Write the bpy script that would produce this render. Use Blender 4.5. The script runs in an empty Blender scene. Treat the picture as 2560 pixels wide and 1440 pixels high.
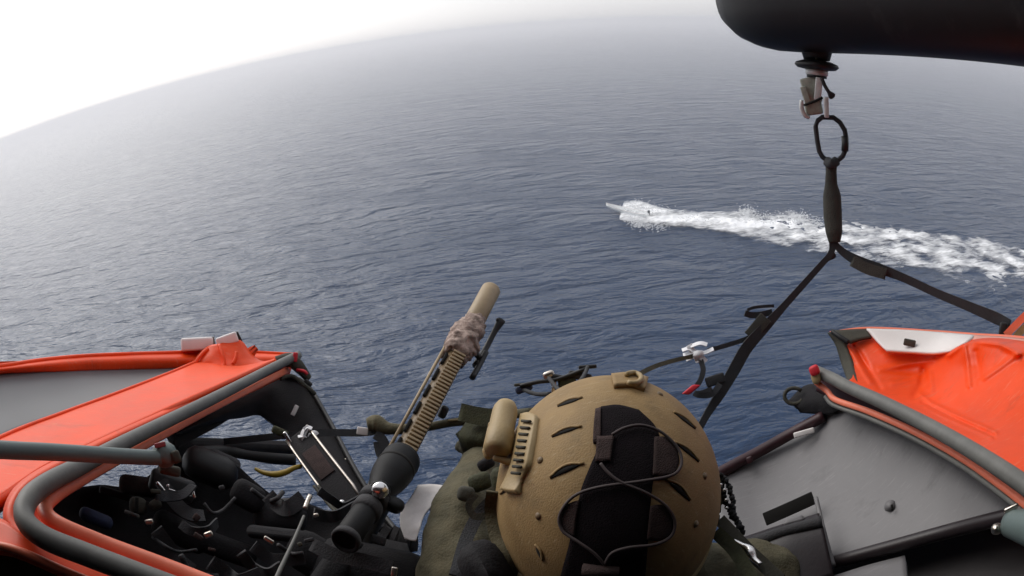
import bpy, bmesh, math, random
import numpy as np
from mathutils import Vector, Matrix, noise as mnoise
random.seed(7); np.random.seed(7)
R = math.radians
scene = bpy.context.scene
COL = scene.collection

# ------------------------------------------------------------------ camera (action-camera fisheye)
ALT = 35.0
F = 1550.0                                    # focal length in photo pixels (2560 wide), equisolid
CAM = Vector((0, 0, ALT))
up_c = Vector((-0.088, 0.906, 0.413)).normalized()       # world up seen in camera axes (fitted to the horizon)
fw = Vector((0, 0, -1)); yc = (fw - up_c * fw.dot(up_c)).normalized(); xc = yc.cross(up_c)
ROT = Matrix((xc, yc, up_c))                  # camera axes -> world axes
cd = bpy.data.cameras.new('camera'); cam = bpy.data.objects.new('camera', cd); COL.objects.link(cam)
cam.matrix_world = Matrix.Translation(CAM) @ ROT.to_4x4()
cd.type = 'PANO'; cd.panorama_type = 'FISHEYE_EQUISOLID'
cd.sensor_width = 36; cd.sensor_fit = 'HORIZONTAL'
cd.fisheye_lens = 36 * F / 2560; cd.fisheye_fov = math.pi
cd.clip_start = 0.02; cd.clip_end = 60000
scene.camera = cam

# ------------------------------------------------------------------ world, sun, exposure
SUN_EL, SUN_AZ = R(38), R(-43)                # azimuth from +Y, negative = left
w = bpy.data.worlds.new('World'); scene.world = w; w.use_nodes = True
nt = w.node_tree; nt.nodes.clear()
sky = nt.nodes.new('ShaderNodeTexSky'); sky.sky_type = 'NISHITA'; sky.sun_disc = False
sky.sun_elevation = SUN_EL; sky.sun_rotation = SUN_AZ
sky.altitude = 35; sky.air_density = 1.0; sky.dust_density = 2.0; sky.ozone_density = 1.0
hs = nt.nodes.new('ShaderNodeHueSaturation'); hs.inputs['Saturation'].default_value = 0.25
bg = nt.nodes.new('ShaderNodeBackground'); bg.inputs[1].default_value = 0.15
wo = nt.nodes.new('ShaderNodeOutputWorld')
cl = nt.nodes.new('ShaderNodeMix'); cl.data_type = 'RGBA'; cl.inputs['Factor'].default_value = .55      # thin even overcast over the clear sky
cl.inputs['B'].default_value = (5.6, 5.6, 5.9, 1)
nt.links.new(sky.outputs[0], hs.inputs['Color']); nt.links.new(hs.outputs[0], cl.inputs['A']); nt.links.new(cl.outputs['Result'], bg.inputs[0]); nt.links.new(bg.outputs[0], wo.inputs[0])
sd = bpy.data.lights.new('sun', 'SUN'); sd.energy = 1.5; sd.angle = R(45); sd.color = (1, .96, .9)
sun = bpy.data.objects.new('sun', sd); COL.objects.link(sun)
sdir = Vector((math.sin(SUN_AZ) * math.cos(SUN_EL), math.cos(SUN_AZ) * math.cos(SUN_EL), math.sin(SUN_EL)))
sun.rotation_euler = sdir.to_track_quat('Z', 'Y').to_euler(); sun.location = CAM + sdir * 30
scene.view_settings.view_transform = 'Standard'; scene.view_settings.look = 'None'
scene.view_settings.exposure = 0.12; scene.view_settings.gamma = 1.0
scene.render.engine = 'CYCLES'
scene.cycles.use_denoising = True
scene.cycles.max_bounces = 6; scene.cycles.volume_bounces = 1; scene.cycles.transparent_max_bounces = 12
scene.cycles.caustics_reflective = False; scene.cycles.caustics_refractive = False

# ------------------------------------------------------------------ helpers: pixels -> rays
def D(px, py):
    x, y = px - 1280.0, 720.0 - py
    r = math.hypot(x, y); th = 2 * math.asin(min(1, r / (2 * F))); ph = math.atan2(y, x)
    return ROT @ Vector((math.sin(th) * math.cos(ph), math.sin(th) * math.sin(ph), -math.cos(th)))
def P(px, py, d): return CAM + D(px, py) * d
def SEA(px, py):
    v = D(px, py); return CAM + v * (ALT / -v.z)
def PP(lst): return [P(*a) for a in lst]

# ------------------------------------------------------------------ helpers: meshes
ORI = {}
def link(name, verts, faces, mat, parent=None, smooth=True, loc=None, label=None, cat=None, group=None, kind=None, mods=None, attrs=None):
    verts = [Vector(v) for v in verts]
    if loc is None:
        loc = sum(verts, Vector()) / len(verts)
    me = bpy.data.meshes.new(name)
    me.from_pydata([v - loc for v in verts], [], faces); me.update()
    if smooth: me.polygons.foreach_set('use_smooth', [True] * len(me.polygons))
    if isinstance(mat, (list, tuple)):
        for m in mat: me.materials.append(m)
    else: me.materials.append(mat)
    o = bpy.data.objects.new(name, me); COL.objects.link(o)
    put(o, loc, parent)
    tag(o, label, cat, group, kind)
    return o
def put(o, loc, parent):
    ORI[o.name] = Vector(loc)
    if parent is not None:
        o.parent = parent; o.location = Vector(loc) - ORI[parent.name]
    else: o.location = loc
def tag(o, label=None, cat=None, group=None, kind=None):
    if label: o['label'] = label
    if cat: o['category'] = cat
    if group: o['group'] = group
    if kind: o['kind'] = kind
def empty(name, loc, label, cat, group=None):
    o = bpy.data.objects.new(name, None); COL.objects.link(o); o.empty_display_size = .1
    put(o, loc, None); tag(o, label, cat, group); return o

class MB:                                                 # a mesh being built
    def __init__(s): s.v = []; s.f = []
    def add(s, v, f):
        n = len(s.v); s.v += [Vector(a) for a in v]; s.f += [tuple(i + n for i in a) for a in f]; return s
    def build(s, name, mat, parent=None, **k): return link(name, s.v, s.f, mat, parent, **k)

def cr(pts, n):                                           # Catmull-Rom through pts (Vectors or tuples), n samples
    p = [np.array(a, float) for a in pts]
    p = [2 * p[0] - p[1]] + p + [2 * p[-1] - p[-2]]
    m = len(p) - 3; out = []
    for i in range(n):
        t = i / (n - 1) * m; k = min(int(t), m - 1); t -= k
        a, b, c, d = p[k:k + 4]
        out.append(.5 * ((2 * b) + (c - a) * t + (2 * a - 5 * b + 4 * c - d) * t * t + (3 * b - a - 3 * c + d) * t ** 3))
    return out
def frames(pts):
    n = len(pts); T = []
    for i in range(n):
        T.append((pts[min(i + 1, n - 1)] - pts[max(i - 1, 0)]).normalized())
    u = T[0].orthogonal().normalized(); U = []
    for t in T:
        u = (u - t * u.dot(t)).normalized(); U.append(u.copy())
    return T, U
def tube(pts, r, seg=10, n=None, closed=False, flat=1.0, wd=None, caps=True):
    """round tube; r a number or list; flat < 1 squeezes it along the direction wd (towards the eye by default)"""
    if n: 
        q = cr([tuple(p) for p in pts], n)
        if not isinstance(r, (int, float)): r = list(np.interp(np.linspace(0, 1, n), np.linspace(0, 1, len(r)), r))
        pts = [Vector(a) for a in q]
    pts = [Vector(p) for p in pts]
    k = len(pts); r = [r] * k if isinstance(r, (int, float)) else r
    T, U = frames(pts); V = []; Fc = []
    for i in range(k):
        if flat != 1.0:
            e = (wd if wd is not None else (CAM - pts[i])); e = (e - T[i] * e.dot(T[i])).normalized()
            a, b = T[i].cross(e), e * flat
        else: a, b = U[i], T[i].cross(U[i])
        for j in range(seg):
            t = 2 * math.pi * j / seg
            V.append(pts[i] + (a * math.cos(t) + b * math.sin(t)) * r[i])
    m = k if closed else k - 1
    for i in range(m):
        for j in range(seg):
            i2 = (i + 1) % k; Fc.append((i * seg + j, i * seg + (j + 1) % seg, i2 * seg + (j + 1) % seg, i2 * seg + j))
    if not closed and caps:
        Fc.append(tuple(range(seg))[::-1]); Fc.append(tuple(range((k - 1) * seg, k * seg)))
    return V, Fc
def ribbon(pts, wid, thick, n=None, wd=None, twist=0):
    """flat strap; its broad side looks along wd (towards the eye by default)"""
    if n:
        q = cr([tuple(p) for p in pts], n)
        if not isinstance(wid, (int, float)): wid = list(np.interp(np.linspace(0, 1, n), np.linspace(0, 1, len(wid)), wid))
        pts = [Vector(a) for a in q]
    pts = [Vector(p) for p in pts]; k = len(pts); wid = [wid] * k if isinstance(wid, (int, float)) else wid
    T, U = frames(pts); V = []; Fc = []
    for i in range(k):
        e = (wd if wd is not None else (CAM - pts[i])); e = (e - T[i] * e.dot(T[i])).normalized(); a = T[i].cross(e)
        if twist:
            an = twist * i / (k - 1); a, e = a * math.cos(an) + e * math.sin(an), e * math.cos(an) - a * math.sin(an)
        c4 = [pts[i] + a * sa * wid[i] / 2 + e * se * thick / 2 for sa, se in ((-1, -1), (1, -1), (1, 1), (-1, 1))]
        for j in range(4): V += [c4[j].copy(), c4[(j + 1) % 4].copy()]           # own vertices per side: crisp edges
    for i in range(k - 1):
        for j in range(4): Fc.append((i * 8 + 2 * j, i * 8 + 2 * j + 1, i * 8 + 9 + 2 * j, i * 8 + 8 + 2 * j))
    Fc.append((6, 4, 2, 0)); Fc.append(tuple(8 * k - 8 + q for q in (0, 2, 4, 6)))
    return V, Fc
def sheet(rows, nu, nv, thick, bump=0, bscale=8, seed=0, away=True):
    """smooth panel through a grid of points, with real thickness"""
    g = [cr([tuple(p) for p in r], nu) for r in rows]
    cols = [cr([g[j][i] for j in range(len(g))], nv) for i in range(nu)]
    pt = [[Vector(cols[i][j]) for i in range(nu)] for j in range(nv)]
    if bump:
        for j in range(nv):
            for i in range(nu):
                p = pt[j][i]; e = (CAM - p).normalized()
                q = p * bscale + Vector((seed, seed * 2, 0))
                pt[j][i] = p + e * bump * (mnoise.noise(q) + .5 * mnoise.noise(q * 2.3))
    V = []; Fc = []
    nn = [[None] * nu for _ in range(nv)]
    for j in range(nv):
        for i in range(nu):
            a = pt[j][min(i + 1, nu - 1)] - pt[j][max(i - 1, 0)]; b = pt[min(j + 1, nv - 1)][i] - pt[max(j - 1, 0)][i]
            m = a.cross(b)
            m = m.normalized() if m.length > 1e-12 else Vector((0, 0, 1))
            if m.dot(CAM - pt[j][i]) < 0: m = -m
            nn[j][i] = m
    for j in range(nv):
        for i in range(nu): V.append(pt[j][i])
    for j in range(nv):
        for i in range(nu): V.append(pt[j][i] - nn[j][i] * thick)
    N = nu * nv
    for j in range(nv - 1):
        for i in range(nu - 1):
            a = j * nu + i; Fc.append((a, a + 1, a + nu + 1, a + nu)); Fc.append((N + a, N + a + nu, N + a + nu + 1, N + a + 1))
    edge = [i for i in range(nu)] + [j * nu + nu - 1 for j in range(1, nv)] + [(nv - 1) * nu + i for i in range(nu - 2, -1, -1)] + [j * nu for j in range(nv - 2, 0, -1)]
    for a, b in zip(edge, edge[1:] + edge[:1]): Fc.append((a, N + a, N + b, b))
    return V, Fc
def rbox(c, ax, ay, az, sx, sy, sz, bev=.15, jitter=0):
    """box with bevelled edges, centre c, half-axes directions ax ay az"""
    bm = bmesh.new(); bmesh.ops.create_cube(bm, size=1)
    for v in bm.verts: v.co = Vector((v.co.x * sx, v.co.y * sy, v.co.z * sz)) * (1 + random.uniform(-jitter, jitter))
    bmesh.ops.bevel(bm, geom=list(bm.edges), offset=min(sx, sy, sz) * bev, segments=3, profile=.5, affect='EDGES')
    bm.verts.index_update()
    V = [Vector(c) + ax * v.co.x + ay * v.co.y + az * v.co.z for v in bm.verts]
    Fc = [tuple(v.index for v in f.verts) for f in bm.faces]; bm.free(); return V, Fc
def pxbox(px, py, d, wpx, hpx, depth, rot=0, bev=.2, jitter=0, tilt=0):
    """box seen at a pixel: size in photo pixels at distance d, turned by rot degrees, depth in metres"""
    c = P(px, py, d); e = (CAM - c).normalized()
    t = R(rot); rx = (P(px + 4 * math.cos(t), py - 4 * math.sin(t), d) - c); rx = (rx - e * rx.dot(e)).normalized(); ry = e.cross(rx)
    if tilt:
        q = Matrix.Rotation(R(tilt), 3, rx); ry = q @ ry; e = q @ e
    return rbox(c - e * depth / 2, rx, ry, e, wpx / F * d, hpx / F * d, depth, bev, jitter)
def lathe(prof, c, axis, seg=20, ref=None):
    """prof = [(radius, offset along axis)]"""
    axis = axis.normalized(); a = (ref if ref is not None else axis.orthogonal()); a = (a - axis * a.dot(axis)).normalized(); b = axis.cross(a)
    V = []; Fc = []
    for r, h in prof:
        for j in range(seg):
            t = 2 * math.pi * j / seg; V.append(Vector(c) + axis * h + (a * math.cos(t) + b * math.sin(t)) * max(r, 1e-5))
    for i in range(len(prof) - 1):
        for j in range(seg): Fc.append((i * seg + j, i * seg + (j + 1) % seg, (i + 1) * seg + (j + 1) % seg, (i + 1) * seg + j))
    return V, Fc
_ico = {}
def blob(c, r, sub=2, sc=(1, 1, 1), nz=0, nscale=3, axes=None):
    if sub not in _ico:
        bm = bmesh.new(); bmesh.ops.create_icosphere(bm, subdivisions=sub, radius=1); bm.verts.index_update()
        _ico[sub] = ([v.co.copy() for v in bm.verts], [tuple(v.index for v in f.verts) for f in bm.faces]); bm.free()
    V, Fc = _ico[sub]; out = []
    for v in V:
        k = 1 + (nz * mnoise.noise(v * nscale + Vector(c) * 7) if nz else 0)
        l = Vector((v.x * sc[0], v.y * sc[1], v.z * sc[2])) * r * k
        if axes: l = axes[0] * l.x + axes[1] * l.y + axes[2] * l.z
        out.append(Vector(c) + l)
    return out, Fc

# ------------------------------------------------------------------ materials
def mat(name, col, rough=.6, metal=0, var=.15, scale=30, bump=.0, bscale=200, spec=.5, coat=0, col2=None, wear=None):
    m = bpy.data.materials.new(name); m.use_nodes = True; n = m.node_tree; b = n.nodes['Principled BSDF']
    tc = n.nodes.new('ShaderNodeTexCoord')
    nz = n.nodes.new('ShaderNodeTexNoise'); nz.inputs['Scale'].default_value = scale; nz.inputs['Detail'].default_value = 6; nz.inputs['Roughness'].default_value = .65
    n.links.new(tc.outputs['Object'], nz.inputs['Vector'])
    rp = n.nodes.new('ShaderNodeValToRGB'); rp.color_ramp.elements[0].position = .3; rp.color_ramp.elements[1].position = .7
    c2 = col2 if col2 else tuple(min(1, c * (1 + var)) for c in col)
    rp.color_ramp.elements[0].color = (*[c * (1 - var) for c in col], 1) if not col2 else (*col, 1)
    rp.color_ramp.elements[1].color = (*c2, 1)
    n.links.new(nz.outputs['Fac'], rp.inputs[0]); csock = rp.outputs[0]
    for wc, ws, wst, amt in (wear or ()):                 # scuffs and grime: (colour, scale, stretch, amount)
        mp = n.nodes.new('ShaderNodeMapping'); mp.inputs['Scale'].default_value = (1, wst, 1.6); mp.inputs['Rotation'].default_value = (.4, .7, .9)
        n.links.new(tc.outputs['Object'], mp.inputs['Vector'])
        wn = n.nodes.new('ShaderNodeTexNoise'); wn.inputs['Scale'].default_value = ws; wn.inputs['Detail'].default_value = 8; wn.inputs['Roughness'].default_value = .7
        n.links.new(mp.outputs[0], wn.inputs['Vector'])
        wr = n.nodes.new('ShaderNodeMapRange'); wr.inputs['From Min'].default_value = .56; wr.inputs['From Max'].default_value = .70; wr.inputs['To Max'].default_value = amt
        n.links.new(wn.outputs['Fac'], wr.inputs['Value'])
        wm = n.nodes.new('ShaderNodeMix'); wm.data_type = 'RGBA'; wm.inputs['B'].default_value = (*wc, 1)
        n.links.new(wr.outputs[0], wm.inputs['Factor']); n.links.new(csock, wm.inputs['A']); csock = wm.outputs['Result']
    n.links.new(csock, b.inputs['Base Color'])
    mr = n.nodes.new('ShaderNodeMapRange'); mr.inputs['To Min'].default_value = max(.03, rough - .1); mr.inputs['To Max'].default_value = min(1, rough + .12)
    n.links.new(nz.outputs['Fac'], mr.inputs['Value']); n.links.new(mr.outputs[0], b.inputs['Roughness'])
    b.inputs['Metallic'].default_value = metal; b.inputs['Specular IOR Level'].default_value = spec
    b.inputs['Coat Weight'].default_value = coat
    if bump:
        n2 = n.nodes.new('ShaderNodeTexNoise'); n2.inputs['Scale'].default_value = bscale; n2.inputs['Detail'].default_value = 3
        n.links.new(tc.outputs['Object'], n2.inputs['Vector'])
        bp = n.nodes.new('ShaderNodeBump'); bp.inputs['Strength'].default_value = bump; bp.inputs['Distance'].default_value = .002
        n.links.new(n2.outputs['Fac'], bp.inputs['Height']); n.links.new(bp.outputs[0], b.inputs['Normal'])
    return m
M = {}
M['orange'] = mat('orange_paint', (.84, .070, .006), .45, var=.10, scale=9, bump=.12, bscale=40, coat=.05, spec=.28, wear=[((.30, .05, .02), 7, 3, .35), ((.75, .30, .18), 30, 8, .35)])
M['crest_highlight'] = mat('pale_pink_highlight', (.80, .38, .30), .4, var=.1, scale=20)  # pale colour for the painted highlight along the aft skin crest
M['orange_rim'] = mat('orange_rim_paint', (.82, .20, .11), .4, var=.12, scale=20, bump=.1, bscale=60)
M['seal'] = mat('grey_rubber_seal', (.14, .14, .13), .55, var=.22, scale=25, bump=.15, bscale=90)
M['grey_panel'] = mat('grey_cabin_paint', (.15, .145, .15), .55, scale=7, col2=(.19, .185, .19), bump=.08, bscale=120, wear=[((.07, .068, .07), 9, 2, .4), ((.28, .27, .27), 22, 10, .4)])
M['grey_tube'] = mat('grey_green_tube_paint', (.13, .17, .165), .45, var=.15, scale=15, bump=.05)
M['black'] = mat('black_fabric', (.012, .011, .013), .8, var=.4, scale=35, bump=.5, bscale=300, spec=.3)
M['black_gloss'] = mat('black_plastic', (.010, .010, .011), .5, var=.3, scale=20, bump=.05)
M['scope_black'] = mat('matt_black_anodising', (.006, .006, .007), .6, var=.3, scale=30, bump=.1, spec=.25)
M['black_paint'] = mat('black_paint', (.010, .010, .012), .5, var=.3, scale=6, bump=.05, bscale=30, spec=.35, wear=[((.04, .04, .042), 8, 3, .5)])
M['charcoal'] = mat('charcoal_fabric', (.035, .034, .037), .8, var=.3, scale=40, bump=.5, bscale=350)
M['strap'] = mat('black_webbing', (.022, .023, .027), .75, var=.3, scale=60, bump=.6, bscale=500)
M['sleeve'] = mat('dark_olive_sleeve', (.035, .034, .028), .8, var=.3, scale=40, bump=.6, bscale=400)
M['olive'] = mat('olive_cloth', (.055, .052, .028), .85, scale=22, col2=(.14, .12, .07), bump=.7, bscale=260)
M['olive_dark'] = mat('dark_olive_webbing', (.045, .047, .022), .85, var=.4, scale=40, bump=.6, bscale=300)
M['tan'] = mat('tan_helmet_paint', (.23, .145, .055), .68, scale=16, col2=(.35, .23, .095), bump=.3, bscale=500, wear=[((.12, .085, .04), 18, 1.5, .5), ((.46, .36, .22), 55, 6, .5)])
M['tan_light'] = mat('tan_plastic', (.37, .27, .13), .5, var=.12, scale=30, bump=.15, bscale=300)
M['tan_rifle'] = mat('earth_brown_coating', (.19, .13, .068), .5, var=.2, scale=40, bump=.15, bscale=300)
M['tan_supp'] = mat('sand_coating', (.32, .24, .14), .5, var=.15, scale=40, bump=.15, bscale=300)
M['wrap'] = mat('sand_camouflage_wrap', (.09, .06, .045), .9, scale=70, col2=(.58, .45, .39), bump=.8, bscale=150)
M['velcro'] = mat('dark_velcro', (.011, .008, .010), .95, var=.3, scale=80, bump=.8, bscale=700, spec=.15)
M['mauve'] = mat('dark_brown_velcro', (.055, .038, .036), .9, var=.3, scale=60, bump=.8, bscale=700, spec=.2)
M['cord'] = mat('grey_brown_cord', (.06, .045, .045), .7, var=.2, scale=90)
M['slot'] = mat('black_recess', (.006, .005, .004), .9, var=.1)
M['steel'] = mat('worn_steel', (.55, .50, .44), .28, metal=1, var=.2, scale=40, bump=.1)
M['hookgrey'] = mat('hook_alloy', (.40, .36, .29), .4, metal=.7, var=.25, scale=35, bump=.2)
M['hook_alloy'] = mat('pale_hook_alloy', (.38, .39, .33), .5, metal=.1, var=.25, scale=60, bump=.3)
M['hook_bright'] = mat('polished_hook_edge', (.68, .70, .69), .35, metal=.1, var=.15, scale=60)
M['silver'] = mat('bright_metal', (.75, .74, .73), .22, metal=1, var=.1, scale=40)
M['white'] = mat('white_paint', (.78, .74, .72), .45, var=.05, scale=12)
M['tape'] = mat('white_tape', (.80, .80, .82), .6, var=.06, scale=60, bump=.3)
M['paper'] = mat('white_card', (.80, .76, .74), .8, var=.12, scale=30, bump=.5, bscale=80)
M['faded_red'] = mat('faded_red_tag', (.34, .07, .08), .6, var=.2, scale=50)
M['red'] = mat('red_fabric', (.62, .02, .035), .6, var=.2, scale=50, bump=.3)
M['maroon'] = mat('maroon_edge_paint', (.035, .008, .012), .5, var=.3, scale=30)
M['yellow'] = mat('yellow_paint', (.30, .20, .015), .45, var=.2, scale=40)
M['blue'] = mat('dark_blue_fabric', (.012, .02, .06), .7, var=.4, scale=40, bump=.4)
M['lining'] = mat('olive_grey_lining', (.05, .047, .035), .8, var=.3, scale=25, bump=.5)
M['bolster'] = mat('dark_vinyl', (.018, .012, .014), .42, var=.2, scale=20, bump=.1)
M['hull'] = mat('grey_hull_paint', (.80, .82, .82), .4, var=.2, scale=.8)
M['hull_dark'] = mat('dark_hull_paint', (.05, .06, .07), .5, var=.2, scale=1)
M['skin'] = mat('skin', (.42, .25, .17), .5, var=.1)

# acrylic window pane
m = bpy.data.materials.new('grey_acrylic'); m.use_nodes = True; n = m.node_tree; b = n.nodes['Principled BSDF']
b.inputs['Base Color'].default_value = (.20, .205, .21, 1); b.inputs['Roughness'].default_value = .4
tr = n.nodes.new('ShaderNodeBsdfTransparent'); tr.inputs[0].default_value = (.55, .57, .58, 1); mx = n.nodes.new('ShaderNodeMixShader'); mx.inputs[0].default_value = .72
n.links.new(tr.outputs[0], mx.inputs[1]); n.links.new(b.outputs[0], mx.inputs[2]); n.links.new(mx.outputs[0], n.nodes['Material Output'].inputs[0])
M['acrylic'] = m

# sea water
m = bpy.data.materials.new('sea_water'); m.use_nodes = True; n = m.node_tree; b = n.nodes['Principled BSDF']
b.inputs['Base Color'].default_value = (.002, .024, .072, 1); b.inputs['Roughness'].default_value = .12; b.inputs['IOR'].default_value = 1.33
tc = n.nodes.new('ShaderNodeTexCoord')
def wave(scale, sx, sy, rot, detail, dist):
    mp = n.nodes.new('ShaderNodeMapping'); mp.inputs['Rotation'].default_value = (0, 0, R(rot)); mp.inputs['Scale'].default_value = (sx, sy, 1)
    n.links.new(tc.outputs['Object'], mp.inputs['Vector'])
    z = n.nodes.new('ShaderNodeTexNoise'); z.inputs['Scale'].default_value = scale; z.inputs['Detail'].default_value = detail; z.inputs['Roughness'].default_value = .55; z.inputs['Distortion'].default_value = .4
    n.links.new(mp.outputs[0], z.inputs['Vector'])
    bp = n.nodes.new('ShaderNodeBump'); bp.inputs['Strength'].default_value = 1; bp.inputs['Distance'].default_value = dist
    n.links.new(z.outputs['Fac'], bp.inputs['Height']); return bp
b1 = wave(.15, .5, 1.5, -22, 4, 2.3)
b2 = wave(.40, .6, 1.4, -30, 5, .8)
n.links.new(b1.outputs[0], b2.inputs['Normal']); n.links.new(b2.outputs[0], b.inputs['Normal'])
M['sea'] = m

# foam: white lace whose cover follows the wake (attribute 'cover')
m = bpy.data.materials.new('wake_foam'); m.use_nodes = True; n = m.node_tree; b = n.nodes['Principled BSDF']
b.inputs['Base Color'].default_value = (.92, .93, .94, 1); b.inputs['Roughness'].default_value = .8
tc = n.nodes.new('ShaderNodeTexCoord'); at = n.nodes.new('ShaderNodeAttribute'); at.attribute_name = 'cover'
mp = n.nodes.new('ShaderNodeMapping'); wdir = SEA(2500, 672) - SEA(1600, 538); mp.inputs['Rotation'].default_value = (0, 0, -math.atan2(wdir.y, wdir.x))
mp.inputs['Scale'].default_value = (.28, 1.3, 1); n.links.new(tc.outputs['Object'], mp.inputs['Vector'])
z = n.nodes.new('ShaderNodeTexNoise'); z.inputs['Scale'].default_value = .7; z.inputs['Detail'].default_value = 6; z.inputs['Roughness'].default_value = .62; z.inputs['Distortion'].default_value = 1.2
n.links.new(mp.outputs[0], z.inputs['Vector'])
ad = n.nodes.new('ShaderNodeMath'); ad.operation = 'ADD'; n.links.new(z.outputs['Fac'], ad.inputs[0]); n.links.new(at.outputs['Fac'], ad.inputs[1])
mr = n.nodes.new('ShaderNodeMapRange'); mr.inputs['From Min'].default_value = .80; mr.inputs['From Max'].default_value = 1.30; n.links.new(ad.outputs[0], mr.inputs['Value'])
tr = n.nodes.new('ShaderNodeBsdfTransparent'); mx = n.nodes.new('ShaderNodeMixShader')
n.links.new(mr.outputs[0], mx.inputs[0]); n.links.new(tr.outputs[0], mx.inputs[1]); n.links.new(b.outputs[0], mx.inputs[2]); n.links.new(mx.outputs[0], n.nodes['Material Output'].inputs[0])
M['foam'] = m
M['spray'] = mat('white_spray', (.92, .93, .94), .9, var=.05, scale=2)
n = M['spray'].node_tree; tr = n.nodes.new('ShaderNodeBsdfTransparent'); mx = n.nodes.new('ShaderNodeMixShader'); mx.inputs[0].default_value = .5
n.links.new(tr.outputs[0], mx.inputs[1]); n.links.new(n.nodes['Principled BSDF'].outputs[0], mx.inputs[2]); n.links.new(mx.outputs[0], n.nodes['Material Output'].inputs[0])

# ------------------------------------------------------------------ the sea
N = 520; A, K = 42.0, 6.1
t = np.linspace(-1, 1, N); ax = A * np.sinh(K * t)
X, Y = np.meshgrid(ax + 10, ax + 75)
Z = np.zeros_like(X); rng = np.random.RandomState(3)
fade = 1 / (1 + ((X - 10) ** 2 + (Y - 75) ** 2) / 220.0 ** 2)
for i in range(28):
    lam = rng.uniform(7, 34); a = R(62) + rng.normal(0, .42); k = 2 * math.pi / lam
    Z += .0035 * lam * rng.uniform(.3, 1) * np.sin(k * (X * math.cos(a) + Y * math.sin(a)) + rng.uniform(0, 6.28))
Z *= fade
co = np.stack([X, Y, Z], -1).reshape(-1, 3).astype(np.float32)
idx = np.arange(N * N).reshape(N, N)
fa = np.stack([idx[:-1, :-1], idx[:-1, 1:], idx[1:, 1:], idx[1:, :-1]], -1).reshape(-1, 4).astype(np.int32)
me = bpy.data.meshes.new('sea'); me.vertices.add(len(co)); me.vertices.foreach_set('co', co.ravel())
me.loops.add(fa.size); me.loops.foreach_set('vertex_index', fa.ravel()); me.polygons.add(len(fa))
me.polygons.foreach_set('loop_start', np.arange(0, fa.size, 4, dtype=np.int32)); me.polygons.foreach_set('use_smooth', np.ones(len(fa), bool)); me.update(calc_edges=True)
me.materials.append(M['sea']); o = bpy.data.objects.new('sea', me); COL.objects.link(o); tag(o, 'open grey blue sea with short wind waves reaching the hazy horizon', kind='structure')

# ------------------------------------------------------------------ boat wake
top = [(1560, 506), (1600, 503), (1660, 521), (1730, 528), (1800, 530), (1860, 522), (1930, 524), (2000, 532), (2060, 545), (2160, 548), (2280, 556), (2420, 578), (2560, 606), (2760, 668), (3000, 715)]
bot = [(1548, 552), (1610, 566), (1680, 568), (1760, 576), (1830, 590), (1900, 610), (1970, 622), (2050, 640), (2120, 650), (2230, 676), (2330, 702), (2440, 726), (2560, 750), (2760, 775), (3000, 820)]
nu, nv = 420, 46
gt = cr([tuple(SEA(*p)) for p in top], nu); gb = cr([tuple(SEA(*p)) for p in bot], nu)
V = []; cover = []
for i in range(nu):
    s = i / (nu - 1)
    for j in range(nv):
        v = j / (nv - 1); p = Vector(gt[i]) * (1 - v) + Vector(gb[i]) * v
        edge = math.sin(math.pi * v) ** .5
        big = mnoise.fractal(p * .22, 1, 2, 4) ; rid = mnoise.noise(Vector((p.x * .12, p.y * .5, 3)))
        cv = .70 * edge * (1 - .34 * max(0, s - .3) / .7) + (.24 + .16 * min(1, max(0, s - .25) * 2)) * big + .16 * rid + .14 * max(0, 1 - s * 2.2)
        if edge < .02: cv = 0
        p.z = .12 + max(0, (.55 - .3 * s) * edge * (.45 + .9 * mnoise.fractal(p * .55, 1, 2, 4)))
        V.append(p); cover.append(max(0, min(1, cv)))
Fc = [(i * nv + j, i * nv + j + 1, (i + 1) * nv + j + 1, (i + 1) * nv + j) for i in range(nu - 1) for j in range(nv - 1)]
wk = link('wake_foam', V, Fc, M['foam'], label='churned white foam trailing behind the motorboat', kind='stuff')
a = wk.data.attributes.new('cover', 'FLOAT', 'POINT'); a.data.foreach_set('value', cover)
sp = MB()
for (px, py, wd_, h, nn, sz) in [(1590, 522, 26, 1.6, 240, .16), (1585, 552, 16, .6, 170, .14), (1605, 560, 24, .6, 260, .15), (1650, 562, 24, .4, 160, .14), (1640, 528, 30, .9, 180, .14), (1868, 536, 20, 1.5, 240, .17), (1910, 545, 30, .9, 220, .16), (1990, 548, 32, 1.5, 300, .17), (2040, 560, 22, 1.0, 150, .15), (1740, 545, 50, .6, 220, .13), (2230, 585, 70, .3, 90, .10)]:
    for k in range(nn):
        q = SEA(px + random.gauss(0, wd_ * .55), py + random.gauss(4, 7))
        hz = abs(random.gauss(0, .45)) * h
        sp.add(*blob(q + Vector((0, 0, .1 + hz)), sz * random.uniform(.3, .95) * (1 - .4 * min(1, hz / h)), 1, (1.5, 1, .7), .5))
sp.build('wake_spray', M['spray'], label='lumps of white spray thrown up along the boat wake', kind='stuff')

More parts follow.
